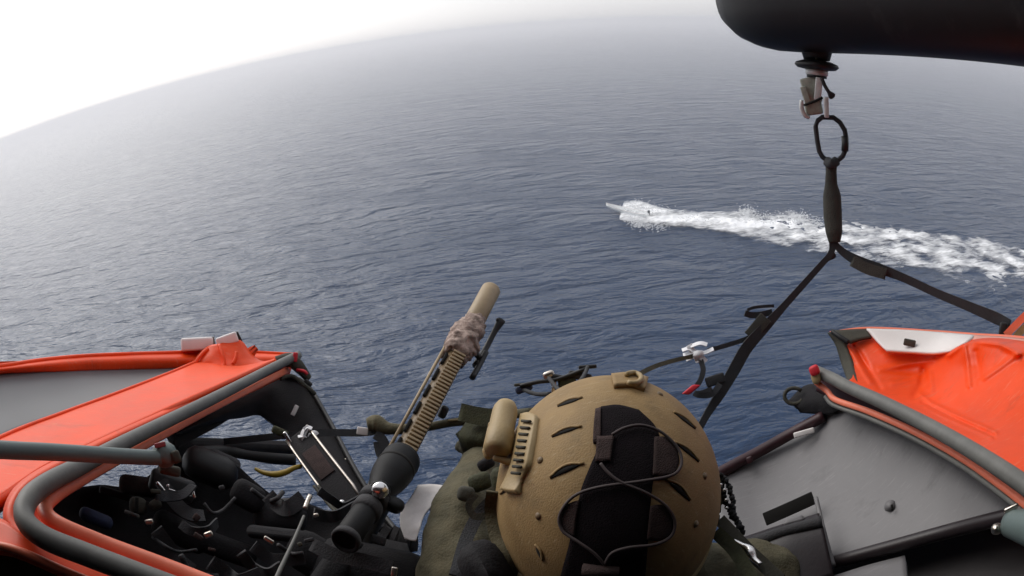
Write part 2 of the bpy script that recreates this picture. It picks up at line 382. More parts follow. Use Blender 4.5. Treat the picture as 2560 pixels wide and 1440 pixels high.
# ------------------------------------------------------------------ motorboat
bow = SEA(1516, 529); aft = SEA(1625, 543); ax_ = (bow - aft); ax_.z = 0; ax_.normalize(); sd_ = Vector((-ax_.y, ax_.x, 0)); Zv = Vector((0, 0, 1))
L = 8.2; base = bow - ax_ * L
boat = empty('motorboat', base + ax_ * 3, 'slim pale grey open motorboat speeding left with its bow raised', 'boat')
def bp_(u, y, z):   # u along 0 stern..1 bow, trimmed bow up
    return base + ax_ * (u * L) + sd_ * y + Zv * (z + .05 + .55 * u * u)
hv = MB(); V = []; Fc = []; ns = 17
sec = []
for i in range(ns):
    u = i / (ns - 1); hb = .85 * (1 - max(0, (u - .45) / .55) ** 2.2) + .015; dk = .62 + .42 * u ** 2.5; kl = -.22 + .55 * max(0, u - .6) ** 1.3 / .3
    sec = [(hb, dk), (hb * .93, dk * .55), (hb * .6, kl + .12), (0, kl), (-hb * .6, kl + .12), (-hb * .93, dk * .55), (-hb, dk), (-hb * .86, dk - .03), (-hb * .7, .15 + .25 * u), (hb * .7, .15 + .25 * u), (hb * .86, dk - .03)]
    V += [bp_(u, y, z) for y, z in sec]
m_ = len(sec)
for i in range(ns - 1):
    for j in range(m_): Fc.append((i * m_ + j, i * m_ + (j + 1) % m_, (i + 1) * m_ + (j + 1) % m_, (i + 1) * m_ + j))
Fc.append(tuple(range(m_))[::-1]); Fc.append(tuple(range((ns - 1) * m_, ns * m_)))
link('hull', V, Fc, M['hull'], boat)
for s_ in (-1, 1):
    link('gunwale', *tube([bp_(u, s_ * (.85 * (1 - max(0, (u - .45) / .55) ** 2.2) + .015), .64 + .42 * u ** 2.5) for u in np.linspace(0, 1, 14)], .045, 8), M['white'], boat)
for u in (.3, .52, .72):
    link('bench', *rbox(bp_(u, 0, .5), ax_, sd_, Zv, .32, 1.3 * (1 if u < .6 else .7), .06), M['hull'], boat)
om = link('outboard_motor', *rbox(bp_(-.03, 0, .95), ax_, sd_, Zv, .42, .34, .5, .3), M['hull_dark'], boat)
link('shaft', *rbox(bp_(-.04, 0, .25), ax_, sd_, Zv, .16, .12, 1.0, .2), M['hull_dark'], om)

# ------------------------------------------------------------------ haze
bm = bmesh.new(); bmesh.ops.create_cube(bm, size=1)
for v in bm.verts: v.co = Vector((v.co.x * 24000, v.co.y * 24000, (v.co.z + .5) * (ALT + 6) - 2.5))
me = bpy.data.meshes.new('haze'); bm.to_mesh(me); bm.free()
m = bpy.data.materials.new('sea_haze'); m.use_nodes = True; n = m.node_tree; n.nodes.clear()
pv = n.nodes.new('ShaderNodeVolumePrincipled'); pv.inputs['Color'].default_value = (.95, .95, .97, 1); pv.inputs['Density'].default_value = .00102; pv.inputs['Anisotropy'].default_value = .35
oo = n.nodes.new('ShaderNodeOutputMaterial'); n.links.new(pv.outputs[0], oo.inputs['Volume'])
me.materials.append(m); o = bpy.data.objects.new('haze', me); COL.objects.link(o); tag(o, 'pale sea haze hanging over the whole water', kind='stuff')
#@@FOREGROUND@@
# ================================================================== HELICOPTER
heli = empty('helicopter', P(1400, 2100, 1.5), 'orange rescue helicopter seen from its open cabin door with grey seals and hoist', 'helicopter')
def part(name, vf, m, parent=None, **k):
    return link(name, vf[0], vf[1], M[m] if isinstance(m, str) else m, parent or heli, **k)
def multi(name, vfs, m, parent=None, **k):
    b_ = MB()
    for a in vfs: b_.add(*a)
    return b_.build(name, M[m], parent or heli, **k)

# --- left (forward) door edge
sealL = [(745, 888, 1.52), (690, 915, 1.42), (600, 962, 1.25), (500, 1013, 1.10), (400, 1062, .98), (300, 1112, .86), (200, 1165, .745), (120, 1207, .665), (70, 1250, .61), (62, 1298, .58), (110, 1343, .56), (220, 1388, .55), (350, 1437, .54), (520, 1500, .53), (800, 1590, .51)]
part('door_seal', tube(PP(sealL), .0108, 14, 90), 'seal', label='grey rubber seal bending round the forward door corner')
rimL = [(720, 925, 1.50), (600, 985, 1.27), (500, 1036, 1.13), (400, 1090, 1.0), (300, 1145, .88), (200, 1198, .76), (135, 1238, .685), (112, 1270, .65), (140, 1308, .625), (250, 1357, .61), (400, 1413, .59), (560, 1475, .57), (800, 1560, .55)]
part('door_rim', tube(PP(rimL), [.0075] * 5 + [.009] * 8, 12, 90, flat=.6), 'orange_rim', label='pale orange lip inside the forward door seal')
jo = [(735, 900, 1.56), (600, 950, 1.30), (450, 1022, 1.09), (300, 1092, .90), (180, 1150, .77), (95, 1195, .69), (38, 1250, .64), (32, 1310, .61), (95, 1368, .585), (220, 1415, .57), (360, 1465, .56), (560, 1540, .55), (800, 1630, .54)]
ji = [(725, 935, 1.56), (600, 996, 1.32), (450, 1070, 1.12), (300, 1152, .93), (200, 1208, .80), (145, 1242, .73), (128, 1268, .70), (150, 1300, .68), (255, 1350, .66), (400, 1405, .64), (560, 1465, .62), (680, 1510, .61), (800, 1550, .60)]
part('door_jamb', sheet([PP([(a, b_, d + .012) for a, b_, d in jo]), PP([((a[0] + c[0]) / 2, (a[1] + c[1]) / 2, (a[2] + c[2]) / 2 + .02) for a, c in zip(jo, ji)]), PP([(a, b_, d + .012) for a, b_, d in ji])], 70, 7, .012), 'orange')
o1 = [(-260, 1225, .72), (20, 1085, 1.0), (150, 1035, 1.13), (300, 980, 1.28), (430, 930, 1.43), (500, 900, 1.52)]
o2 = [(-260, 1320, .64), (-10, 1170, .83), (125, 1100, .96), (280, 1035, 1.10), (430, 975, 1.26), (590, 915, 1.45)]
o3 = [(-260, 1415, .58), (-20, 1256, .68), (110, 1166, .79), (260, 1094, .92), (420, 1020, 1.08), (690, 897, 1.47)]
o4 = [(-260, 1440, .60), (0, 1275, .70), (130, 1183, .80), (275, 1106, .93), (432, 1030, 1.09), (700, 903, 1.49)]
part('forward_fuselage_skin', sheet([PP(o1), PP(o2), PP(o3)], 60, 18, .010, .003, 6, 1), 'orange', label='broad orange skin band forward of the door')
part('skin_return', sheet([PP([(a, b_ + 2, d + .002) for a, b_, d in o3]), PP([(a, b_ + 8, d + .03) for a, b_, d in o4])], 60, 4, .006), 'orange')
part('skin_edge', tube(PP([(a, b_, d - .001) for a, b_, d in o1]), .004, 8, 50), 'orange')
def rivets(name, line, n_, r_, parent=heli, m_='orange'):
    rb = MB()
    for q in cr([tuple(p) for p in PP(line)], n_): rb.add(*blob(Vector(q), r_, 1, (1, 1, 1)))
    return rb.build(name, M[m_], parent, kind='stuff')
rivets('rivet_row', [(a + 12, b_ + 12, d - .006) for a, b_, d in o1], 64, .0016)
part('panel_seam', tube(PP([(255, 1000, 1.23), (285, 1040, 1.13), (318, 1072, 1.02)]), .0012, 6, 14), 'maroon')
# fuselage under the seal corner and dark lining below it
l1 = [(-260, 1290, .66), (-30, 1290, .62), (55, 1330, .59), (200, 1395, .575), (400, 1466, .56), (700, 1570, .54)]
l2 = [(-260, 1330, .63), (-40, 1335, .60), (50, 1358, .58), (185, 1412, .57), (390, 1487, .555), (700, 1600, .535)]
l3 = [(-260, 1362, .61), (-50, 1362, .59), (40, 1375, .575), (165, 1428, .565), (370, 1510, .55), (700, 1635, .53)]
part('lower_fuselage_skin', sheet([PP(l1), PP(l2), PP(l3)], 50, 8, .012, .003, 14, 3), 'orange')
part('skin_bead', tube(PP([(a, b_, d - .002) for a, b_, d in l3]), .004, 8, 50), 'orange_rim')
l5 = [(-260, 1372, .63), (-50, 1372, .61), (40, 1384, .595), (165, 1437, .585), (370, 1519, .57), (700, 1640, .55)]
part('door_lining', sheet([PP(l5), PP([(a - 20, b_ + 220, d + .06) for a, b_, d in l5])], 40, 8, .01, .006, 12, 4), 'lining', label='dark olive lining under the seal corner')
# door rail and acrylic window
r1 = [(-260, 945, 1.05), (0, 915, 1.25), (130, 897, 1.36), (260, 887, 1.46), (480, 880, 1.58), (620, 880, 1.62), (735, 886, 1.64)]
r2 = [(-260, 955, 1.03), (0, 924, 1.23), (130, 910, 1.33), (260, 902, 1.43), (480, 897, 1.54), (620, 893, 1.58), (735, 893, 1.60)]
r3 = [(-260, 966, 1.05), (0, 935, 1.25), (130, 930, 1.34), (260, 926, 1.44), (460, 922, 1.54), (620, 915, 1.57), (720, 905, 1.59)]
part('door_rail', sheet([PP(r1), PP(r2), PP(r3)], 70, 10, .02, .002, 12, 5), 'orange', label='thin orange rail along the top of the forward window')
part('rail_edge', tube(PP([(a, b_, d - .003) for a, b_, d in r1]), .0045, 8, 60), 'orange')
w1 = [(a, b_ - 6, d + .012) for a, b_, d in r3[:6]]
w2 = [(-260, 1235, .76), (20, 1092, 1.02), (150, 1042, 1.15), (300, 987, 1.30), (430, 937, 1.45), (520, 912, 1.54)]
part('window_pane', sheet([PP(w1), PP([((a[0] + c[0]) / 2, (a[1] + c[1]) / 2, (a[2] + c[2]) / 2 + .01) for a, c in zip(w1, w2)]), PP(w2)], 40, 10, .004), 'acrylic', label='smoky grey acrylic window pane')
# bracket with white covers
br = part('fairing_bracket', sheet([PP([(478, 905, 1.54), (515, 868, 1.53), (552, 858, 1.52), (600, 850, 1.53), (628, 884, 1.55)]), PP([(470, 918, 1.53), (510, 900, 1.50), (560, 895, 1.49), (605, 890, 1.50), (650, 900, 1.53)]), PP([(455, 932, 1.52), (505, 930, 1.49), (560, 928, 1.46), (610, 920, 1.47), (680, 905, 1.50)])], 30, 16, .02, .004, 30, 2), 'orange')
for pts in ([(478, 932, 1.50), (488, 908, 1.50), (505, 885, 1.51), (520, 872, 1.52)], [(548, 862, 1.50), (556, 885, 1.48), (561, 908, 1.47), (553, 926, 1.46)], [(592, 880, 1.49), (588, 898, 1.48), (582, 910, 1.475)]):
    part('bracket_rib', tube(PP(pts), .0045, 8, 16), 'orange', br)
part('bracket_lip', tube(PP([(455, 940, 1.49), (490, 943, 1.475), (530, 939, 1.465), (570, 931, 1.46)]), .006, 10, 20), 'orange', br)
part('white_cover', pxbox(493, 860, 1.54, 84, 32, .05, 3, .18), 'white', label='longer white cover on the orange bracket')
part('white_cover', pxbox(568, 850, 1.52, 56, 27, .05, 20, .18), 'white', label='shorter tilted white cover on the orange bracket')
part('cover_gap', pxbox(534, 857, 1.545, 8, 30, .045, 10, .2), 'seal')
part('latch', pxbox(597, 842, 1.535, 8, 26, .03, 28, .2), 'black_gloss')
cap = part('corner_fitting', tube(PP([(690, 905, 1.50), (725, 900, 1.50), (745, 915, 1.50), (770, 945, 1.52)]), [.014, .018, .016, .01], 12, 20), 'lining')
part('warning_tag', pxbox(738, 893, 1.48, 12, 24, .008, -8, .3), 'red', cap)
part('fitting_bolt', pxbox(770, 958, 1.49, 22, 14, .02, -40, .3), 'black_gloss', cap)
part('fitting_strip', tube(PP([(742, 925, 1.48), (760, 928, 1.47), (768, 936, 1.47)]), .004, 8, 8), 'red', cap)
part('fitting_strip', tube(PP([(700, 948, 1.46), (730, 940, 1.47), (760, 962, 1.47), (788, 985, 1.48)]), .005, 8, 14), 'lining', cap)

# --- grab bar in front of the forward edge
gb = part('grab_bar', tube(PP([(-260, 1098, .52), (0, 1124, .58), (130, 1130, .61), (250, 1137, .64), (360, 1143, .67), (400, 1144, .68)]), .0084, 14, 40), 'grey_tube', label='grey green grab bar crossing the forward seal')
part('grab_bar_end', blob(P(412, 1137, .685), .0145, 3, (1, 1, 1), .1), 'grey_tube', gb)
part('warning_tag', pxbox(400, 1112, .672, 30, 12, .004, 12, .3), 'faded_red', gb)
part('end_fitting', pxbox(440, 1142, .67, 24, 32, .016, 20, .3), 'lining', gb)
part('mounting_foot', pxbox(425, 1176, .70, 56, 26, .02, -12, .3), 'lining', gb)

# --- dark interior forward of the door
p1 = [(425, 1082, 1.22), (520, 1034, 1.36), (620, 984, 1.48), (705, 938, 1.58), (765, 960, 1.58), (822, 1050, 1.45), (880, 1160, 1.32), (950, 1275, 1.22), (1010, 1350, 1.15)]
p2 = [(452, 1090, 1.24), (545, 1055, 1.36), (605, 1045, 1.45), (652, 1040, 1.50), (705, 1078, 1.48), (750, 1125, 1.42), (800, 1205, 1.32), (858, 1290, 1.22), (905, 1360, 1.15)]
ip = part('interior_pillar', sheet([PP(p1), PP([((a[0] + c[0]) / 2, (a[1] + c[1]) / 2, (a[2] + c[2]) / 2 - .03) for a, c in zip(p1, p2)]), PP(p2)], 60, 10, .03, .003, 20, 6), 'black', label='black padded pillar curving down from the door corner')
part('pillar_tab', pxbox(737, 1026, 1.46, 11, 28, .006, -28, .3), 'white', ip)
part('pillar_edge', tube(PP([(a, b_, d - .01) for a, b_, d in p1[3:]]), .006, 8, 40), 'black_gloss', ip)
part('pillar_rivet', pxbox(865, 1153, 1.33, 12, 14, .006, 20, .4), 'steel', ip)
part('pillar_rivet', pxbox(855, 1170, 1.33, 10, 12, .006, 20, .4), 'charcoal', ip)
c1 = [(60, 1260, 1.05), (170, 1225, 1.10), (250, 1212, 1.14), (330, 1213, 1.18), (420, 1150, 1.22), (452, 1100, 1.26), (500, 1118, 1.28), (560, 1135, 1.30), (640, 1205, 1.30), (700, 1248, 1.28), (780, 1262, 1.24), (880, 1310, 1.18), (1010, 1390, 1.1)]
c2 = [(a + 10, 1330 + .1 * (b_ - 1200) + .02 * a, d - .04) for a, b_, d in c1]
c3 = [(a + 30, 1640, d - .25) for a, b_, d in c1]
part('cockpit_floor', sheet([PP(c1), PP(c2), PP(c3)], 70, 24, .03, .012, 9, 8), 'black', label='black cockpit floor and gear seen below the forward seal')
part('glareshield', sheet([PP([(452, 1092, 1.30), (560, 1096, 1.36), (660, 1100, 1.38), (760, 1104, 1.38)]), PP([(470, 1102, 1.28), (560, 1106, 1.34), (660, 1111, 1.36), (760, 1116, 1.36)])], 24, 5, .02, .003, 30), 'charcoal')
part('glareshield', tube(PP([(500, 1134, 1.24), (560, 1128, 1.28), (620, 1138, 1.30), (680, 1146, 1.30), (740, 1150, 1.30)]), [.018, .012, .01, .012, .012], 10, 26, flat=.6), 'black_gloss')
seat = part('cockpit_seat', pxbox(525, 1170, 1.12, 150, 90, .14, -22, .45), 'black_gloss', label='rounded glossy black cockpit seat')
part('headrest', pxbox(560, 1150, 1.14, 90, 34, .06, -24, .5), 'charcoal', seat)
seat2 = part('cockpit_seat', pxbox(700, 1290, 1.02, 140, 80, .12, -4, .4), 'charcoal', label='charcoal seat cushion under the yellow handle')
part('cushion_ridge', pxbox(725, 1262, 1.0, 70, 36, .05, 4, .5), 'charcoal', seat2)
part('cushion_panel', pxbox(690, 1335, .98, 150, 34, .05, -6, .5), 'charcoal', seat2)
rg = part('radio_console', pxbox(430, 1215, 1.0, 120, 60, .05, -20, .25), 'black_gloss', label='glossy black radio console with highlights modelled as bright slivers')
for a, b_, s1, s2, rt in ((402, 1217, 30, 9, -50), (484, 1236, 9, 22, 12), (420, 1214, 8, 8, 0), (450, 1232, 60, 4, -18)):
    part('console_highlight', pxbox(a, b_, .965, s1, s2, .008, rt, .4), 'silver', rg)  # gloss highlights on the console, modelled as bright slivers
part('brown_pouch', pxbox(345, 1215, 1.05, 100, 50, .05, -8, .35), 'mauve')
hg = part('hinge', pxbox(345, 1265, .98, 46, 44, .03, -10, .35), 'lining', label='worn grey hinge block')
part('hinge_arm', pxbox(388, 1262, .97, 34, 26, .03, 30, .4), 'lining', hg)
part('hinge_arm', pxbox(330, 1285, .97, 40, 10, .02, -20, .4), 'seal', hg)
part('hinge_slot', pxbox(342, 1262, .955, 9, 36, .01, -8, .2), 'slot', hg)
part('hinge_slot', pxbox(366, 1268, .955, 7, 30, .01, -18, .2), 'slot', hg)
part('shelf', pxbox(300, 1238, 1.10, 110, 20, .04, -16, .3), 'charcoal')
part('blue_cover', pxbox(240, 1296, .92, 90, 36, .03, -22, .45), 'blue', label='dark blue cover tucked beside the seal')
for a, b_, s1, s2, rt in ((450, 1330, 150, 70, -25), (560, 1370, 170, 60, -20), (620, 1240, 90, 70, -30)):
    part('gear_box', pxbox(a, b_, 1.0, s1, s2, .1, rt, .35), 'black')

# --- right (aft) door edge
sealR = [(2040, 928, 1.12), (2078, 945, 1.09), (2130, 972, 1.04), (2200, 1003, .98), (2300, 1053, .89), (2400, 1108, .81), (2500, 1170, .735), (2600, 1240, .67), (2800, 1400, .57)]
part('door_seal', tube(PP(sealR), .0106, 14, 70), 'seal', label='grey rubber seal along the aft door edge')
rimR = [(2040, 955, 1.11), (2068, 978, 1.10), (2090, 1000, 1.08), (2170, 1028, 1.02), (2280, 1076, .93), (2400, 1142, .84), (2500, 1211, .76), (2600, 1290, .69), (2800, 1460, .59)]
part('door_rim', tube(PP(rimR), .0052, 12, 70, flat=.6), 'orange_rim', label='thin pink orange lip inside the aft seal')
part('door_rim', tube(PP([(a - 5, b_ + 13 + (a - 2040) * .012, d + .006) for a, b_, d in rimR[1:]]), .004, 10, 60), 'seal', label='thin grey strip inside the aft seal')
jr = [[(a, b_ - 4, d + .03) for a, b_, d in sealR], [(a, b_ + 16, d + .035) for a, b_, d in rimR]]
part('door_jamb', sheet([PP(jr[0]), PP([((a[0] + c[0]) / 2, (a[1] + c[1]) / 2, (a[2] + c[2]) / 2 + .006) for a, c in zip(*jr)]), PP(jr[1])], 50, 6, .01), 'maroon')
s0 = [(2075, 833, 1.25), (2170, 822, 1.25), (2320, 829, 1.22), (2440, 838, 1.18), (2560, 846, 1.12), (2850, 880, .98)]
s1_ = [(2108, 868, 1.23), (2200, 884, 1.20), (2320, 888, 1.18), (2420, 862, 1.08), (2510, 856, 1.03), (2850, 920, .90)]
s2_ = [(2122, 905, 1.20), (2205, 935, 1.17), (2300, 942, 1.16), (2425, 925, 1.05), (2545, 915, .97), (2850, 985, .83)]
s3_ = [(2132, 940, 1.15), (2222, 980, 1.09), (2320, 1005, 1.04), (2430, 1020, .96), (2560, 1042, .88), (2850, 1150, .74)]
s4_ = [(2110, 958, 1.10), (2205, 998, 1.01), (2320, 1055, .905), (2430, 1115, .825), (2560, 1196, .735), (2850, 1420, .60)]
def PX(p):
    c = ROT.transposed() @ (p - CAM); th = math.acos(max(-1, min(1, -c.z / c.length))); r = 2 * F * math.sin(th / 2); q = math.hypot(c.x, c.y) or 1
    return 1280 + r * c.x / q, 720 - r * c.y / q
def crease(vf, lines):                                    # press ridges (+) or grooves (-) into a panel
    out = []
    for p in vf[0]:
        x, y = PX(p); h = 0
        for pl, w_, a in lines:
            best = 1e9
            for (x0, y0), (x1, y1) in zip(pl, pl[1:]):
                dx, dy = x1 - x0, y1 - y0; t = max(0, min(1, ((x - x0) * dx + (y - y0) * dy) / (dx * dx + dy * dy)))
                best = min(best, math.hypot(x - x0 - dx * t, y - y0 - dy * t))
            h += a * math.exp(-(best / w_) ** 2)
        out.append(p + (CAM - p).normalized() * h)
    return out, vf[1]
RID = [([(2372, 886), (2402, 862), (2430, 850), (2500, 858), (2545, 884)], 9, .012), ([(2412, 868), (2418, 905), (2424, 965)], 6, .008), ([(2440, 880), (2450, 950)], 10, -.008), ([(2545, 885), (2500, 918), (2448, 955)], 6, .008),
       ([(2300, 985), (2330, 1008), (2400, 1042), (2490, 1082)], 4.5, .006), ([(2306, 1006), (2380, 1042), (2485, 1090)], 4, -.005), ([(2316, 1022), (2380, 1052), (2480, 1094)], 4, .004),
       ([(2120, 865), (2150, 915), (2175, 955)], 7, .007), ([(2138, 865), (2172, 925), (2200, 970)], 7, -.007), ([(2200, 925), (2260, 912), (2330, 900)], 8, .004), ([(2310, 925), (2305, 960), (2285, 990)], 9, -.009), ([(2325, 930), (2330, 975)], 7, .006), ([(2230, 960), (2290, 950)], 7, .004)]
part('aft_fuselage_skin', crease(sheet([PP(s0), PP(s1_), PP(s2_), PP(s3_), PP(s4_)], 170, 110, .012, .006, 9, 11), RID), 'orange', label='bulging creased orange skin aft of the door')
part('skin_edge', tube(PP([(a, b_, d - .002) for a, b_, d in s0]), .004, 8, 40), 'orange_rim')
part('white_panel', sheet([PP([(2166, 821, 1.215), (2260, 824, 1.205), (2350, 830, 1.185), (2440, 837, 1.135)]), PP([(2190, 850, 1.195), (2270, 856, 1.18), (2345, 860, 1.155), (2418, 852, 1.085)]), PP([(2216, 876, 1.175), (2280, 879, 1.16), (2330, 881, 1.14), (2374, 880, 1.11)])], 30, 12, .006), 'white', label='white panel on the aft skin top')
part('highlight_strip', sheet([PP([(2436, 837, 1.13), (2520, 842, 1.09), (2620, 852, 1.04), (2850, 882, .93)]), PP([(2422, 850, 1.10), (2520, 852, 1.06), (2620, 864, 1.01), (2850, 898, .91)])], 20, 4, .004), 'crest_highlight', label='painted pale highlight running on along the aft skin top')  # pink highlight on the skin crest, painted as a pale strip
part('panel_latch', pxbox(2274, 857, 1.165, 32, 17, .006, -12, .45), 'lining')
ec = part('edge_cap', sheet([PP([(2068, 832, 1.25), (2088, 862, 1.24), (2100, 900, 1.22), (2112, 935, 1.18), (2122, 962, 1.13)]), PP([(2088, 826, 1.235), (2110, 858, 1.222), (2124, 896, 1.20), (2136, 930, 1.16), (2146, 962, 1.11)])], 24, 5, .012, .004, 40), 'lining', label='scuffed grey end cap of the aft skin')
part('cap_slot', tube(PP([(2080, 828, 1.225), (2100, 842, 1.215), (2122, 856, 1.21)]), .005, 8, 10), 'black_gloss', ec)
part('cap_plate', sheet([PP([(2084, 826, 1.228), (2125, 823, 1.228), (2168, 822, 1.228)]), PP([(2126, 856, 1.205), (2150, 848, 1.21), (2180, 842, 1.215)])], 12, 5, .005), 'lining', ec)
cp = part('corner_pad', sheet([PP([(1972, 1000, 1.22), (2010, 965, 1.22), (2050, 962, 1.18), (2085, 992, 1.14)]), PP([(1990, 1018, 1.20), (2025, 1000, 1.18), (2065, 1005, 1.15), (2100, 1015, 1.13)]), PP([(2000, 1032, 1.20), (2040, 1035, 1.18), (2075, 1035, 1.15), (2112, 1022, 1.13)])], 20, 12, .03, .003, 20), 'black', label='black rubber pad at the aft corner of the sill')
part('pad_ring', tube(PP([(1985 + 24 * math.cos(t), 990 + 20 * math.sin(t), 1.2) for t in np.linspace(.5, 5.6, 14)]), .004, 8), 'lining', cp)
part('cap_fitting', pxbox(2040, 945, 1.09, 24, 30, .02, 20, .4), 'tan_light', cp)
part('warning_tag', pxbox(2036, 926, 1.085, 26, 26, .014, 25, .4), 'red', cp)
# grey cabin panel
g0 = [(1770, 1200, 1.16), (1900, 1130, 1.20), (2010, 1068, 1.22), (2095, 1020, 1.16), (2220, 1066, 1.04), (2350, 1130, .94), (2480, 1215, .835), (2620, 1320, .74)]
g1 = [(1800, 1300, 1.08), (1910, 1270, 1.10), (2020, 1230, 1.09), (2140, 1195, 1.05), (2260, 1190, .98), (2370, 1205, .91), (2490, 1255, .83), (2620, 1335, .745)]
g2 = [(1850, 1440, .98), (1950, 1425, .98), (2070, 1402, .96), (2180, 1376, .93), (2290, 1345, .90), (2390, 1318, .87), (2500, 1288, .82), (2620, 1350, .75)]
gp = part('cabin_wall_panel', sheet([PP(g0), PP(g1), PP(g2)], 60, 30, .012, .002, 5, 20), 'grey_panel', label='plain grey cabin panel behind the gunner with a black slot')
part('panel_knob', lathe([(0, .012), (.006, .011), (.008, .004), (.010, 0)], P(2226, 1266, .965), (CAM - P(2226, 1266, .965)), 16), 'grey_panel', gp)
part('knob_groove', pxbox(2230, 1268, .945, 6, 14, .003, 15, .4), 'slot', gp)
part('panel_slot', pxbox(1973, 1272, 1.02, 132, 34, .012, 24, .12), 'slot', gp, label='black rectangular slot')
part('sill_edge', tube(PP([(1760, 1203, 1.15), (1830, 1165, 1.165), (1900, 1128, 1.18), (1980, 1083, 1.19), (2060, 1040, 1.17)]), .011, 10, 30), 'maroon', gp)
part('sill_clip', pxbox(1874, 1150, 1.15, 16, 18, .012, 20, .3), 'maroon', gp)
part('sill_clip', pxbox(2010, 1082, 1.16, 54, 14, .008, 16, .3), 'white', gp, label='pale folded clip on the sill edge')
part('panel_lip', tube(PP([(2075, 1408, .93), (2180, 1380, .90), (2290, 1350, .87), (2390, 1323, .84), (2500, 1296, .79), (2600, 1275, .75)]), .010, 12, 40), 'bolster', gp, label='dark lower lip of the grey panel')
part('panel_edge', tube(PP([(2040, 1245, .99), (2055, 1310, .96), (2072, 1375, .93), (2084, 1415, .91)]), .004, 8, 20), 'grey_panel', gp)
# bolster, seat back, floor under the panel
bo = part('bolster', sheet([PP([(1850, 1345, .95), (1950, 1312, .95), (2048, 1282, .94)]), PP([(1880, 1372, .90), (1960, 1338, .90), (2058, 1318, .90)]), PP([(1890, 1480, .88), (1980, 1470, .87), (2085, 1440, .88)])], 24, 24, .05, .002, 12), 'bolster', label='rounded dark vinyl bolster under the black slot')
part('bolster_seam', tube(PP([(1880, 1362, .91), (1960, 1330, .905), (2055, 1305, .905)]), [.012, .009, .01], 10, 20), 'charcoal', bo)
part('bolster_pad', pxbox(1985, 1302, .93, 54, 22, .02, 14, .5), 'grey_panel', bo)
part('bulkhead', sheet([PP([(2060, 1400, 1.05), (2300, 1335, 1.0), (2640, 1270, .92)]), PP([(2060, 1640, .95), (2300, 1640, .9), (2640, 1640, .8)])], 20, 16, .02, .004, 8), 'bolster', label='dark bulkhead below the grey panel')
part('floor_panel', sheet([PP([(2080, 1440, .90), (2170, 1412, .89), (2262, 1388, .88)]), PP([(2085, 1560, .80), (2175, 1550, .80), (2275, 1545, .79)])], 16, 12, .02), 'grey_panel', label='small grey floor panel')
hb = part('grab_bar', tube(PP([(2525, 1308, .70), (2600, 1325, .66), (2700, 1350, .62), (2850, 1400, .56)]), [.015, .021, .022, .022], 16, 24), 'grey_tube', label='thick grey handle end at the right edge')
part('end_fitting', pxbox(2492, 1322, .71, 32, 28, .02, 10, .45), 'steel', hb)
part('fitting_bolt', lathe([(0, .01), (.005, .009), (.006, 0)], P(2490, 1322, .70), CAM - P(2490, 1322, .70), 14), 'steel', hb)
part('fitting_bolt', pxbox(2528, 1270, .69, 40, 12, .012, 25, .4), 'steel', hb)

# --- straps, cables and buckles hanging in the dark forward cabin
random.seed(21)
for k in range(15):
    x, y = random.uniform(300, 820), random.uniform(1200, 1400); d = 1.02 - (y - 1200) / 900; L_ = random.uniform(60, 150); an_ = random.uniform(-.9, .4)
    pts = [(x + L_ * t * math.cos(an_) + random.uniform(-8, 8), y + L_ * t * math.sin(an_) * -1 + random.uniform(-8, 8) + 26 * math.sin(3.14 * t), d + random.uniform(-.02, .02) - .04) for t in (0, .33, .66, 1)]
    if k % 3: part('harness_strap', ribbon(PP(pts), random.uniform(.012, .024), .003, 18, twist=random.uniform(-1, 1)), random.choice(['strap', 'charcoal', 'strap']))
    else: part('cable', tube(PP(pts), random.uniform(.002, .004), 8, 18), random.choice(['strap', 'charcoal']))
for k in range(10):
    x, y = random.uniform(300, 780), random.uniform(1210, 1400)
    part('buckle', pxbox(x, y, .95 - (y - 1200) / 900, random.uniform(12, 30), random.uniform(8, 18), .01, random.uniform(-40, 60), .3), random.choice(['steel', 'charcoal', 'lining', 'mauve']))
# --- cabin shell round the crew: ceiling, inner walls, floor (keeps the sky off the interior)
def slab(x0, x1, y0, y1, z0, z1): return rbox(CAM + Vector(((x0 + x1) / 2, (y0 + y1) / 2, (z0 + z1) / 2)), Vector((1, 0, 0)), Vector((0, 1, 0)), Vector((0, 0, 1)), x1 - x0, y1 - y0, z1 - z0, .2)
part('cabin_ceiling', slab(-1.7, 1.7, -1.5, .38, .32, .40), 'charcoal', label='dark quilted cabin ceiling')
part('cabin_back_wall', slab(-1.7, 1.7, -1.56, -1.48, -1.4, .36), 'charcoal', label='dark far cabin wall')
part('cabin_side_wall', slab(-1.78, -1.70, -1.5, .30, -1.4, .36), 'charcoal', label='dark forward cabin wall')
part('cabin_side_wall', slab(1.70, 1.78, -1.5, .30, -1.4, .36), 'charcoal', label='dark aft cabin wall')
part('cabin_floor', slab(-1.7, 1.7, -1.5, .30, -1.50, -1.40), 'charcoal', label='dark cabin floor')
part('roof_skin', slab(-2.2, 2.2, -1.7, .42, .40, .44), 'orange', label='orange roof skin over the cabin')
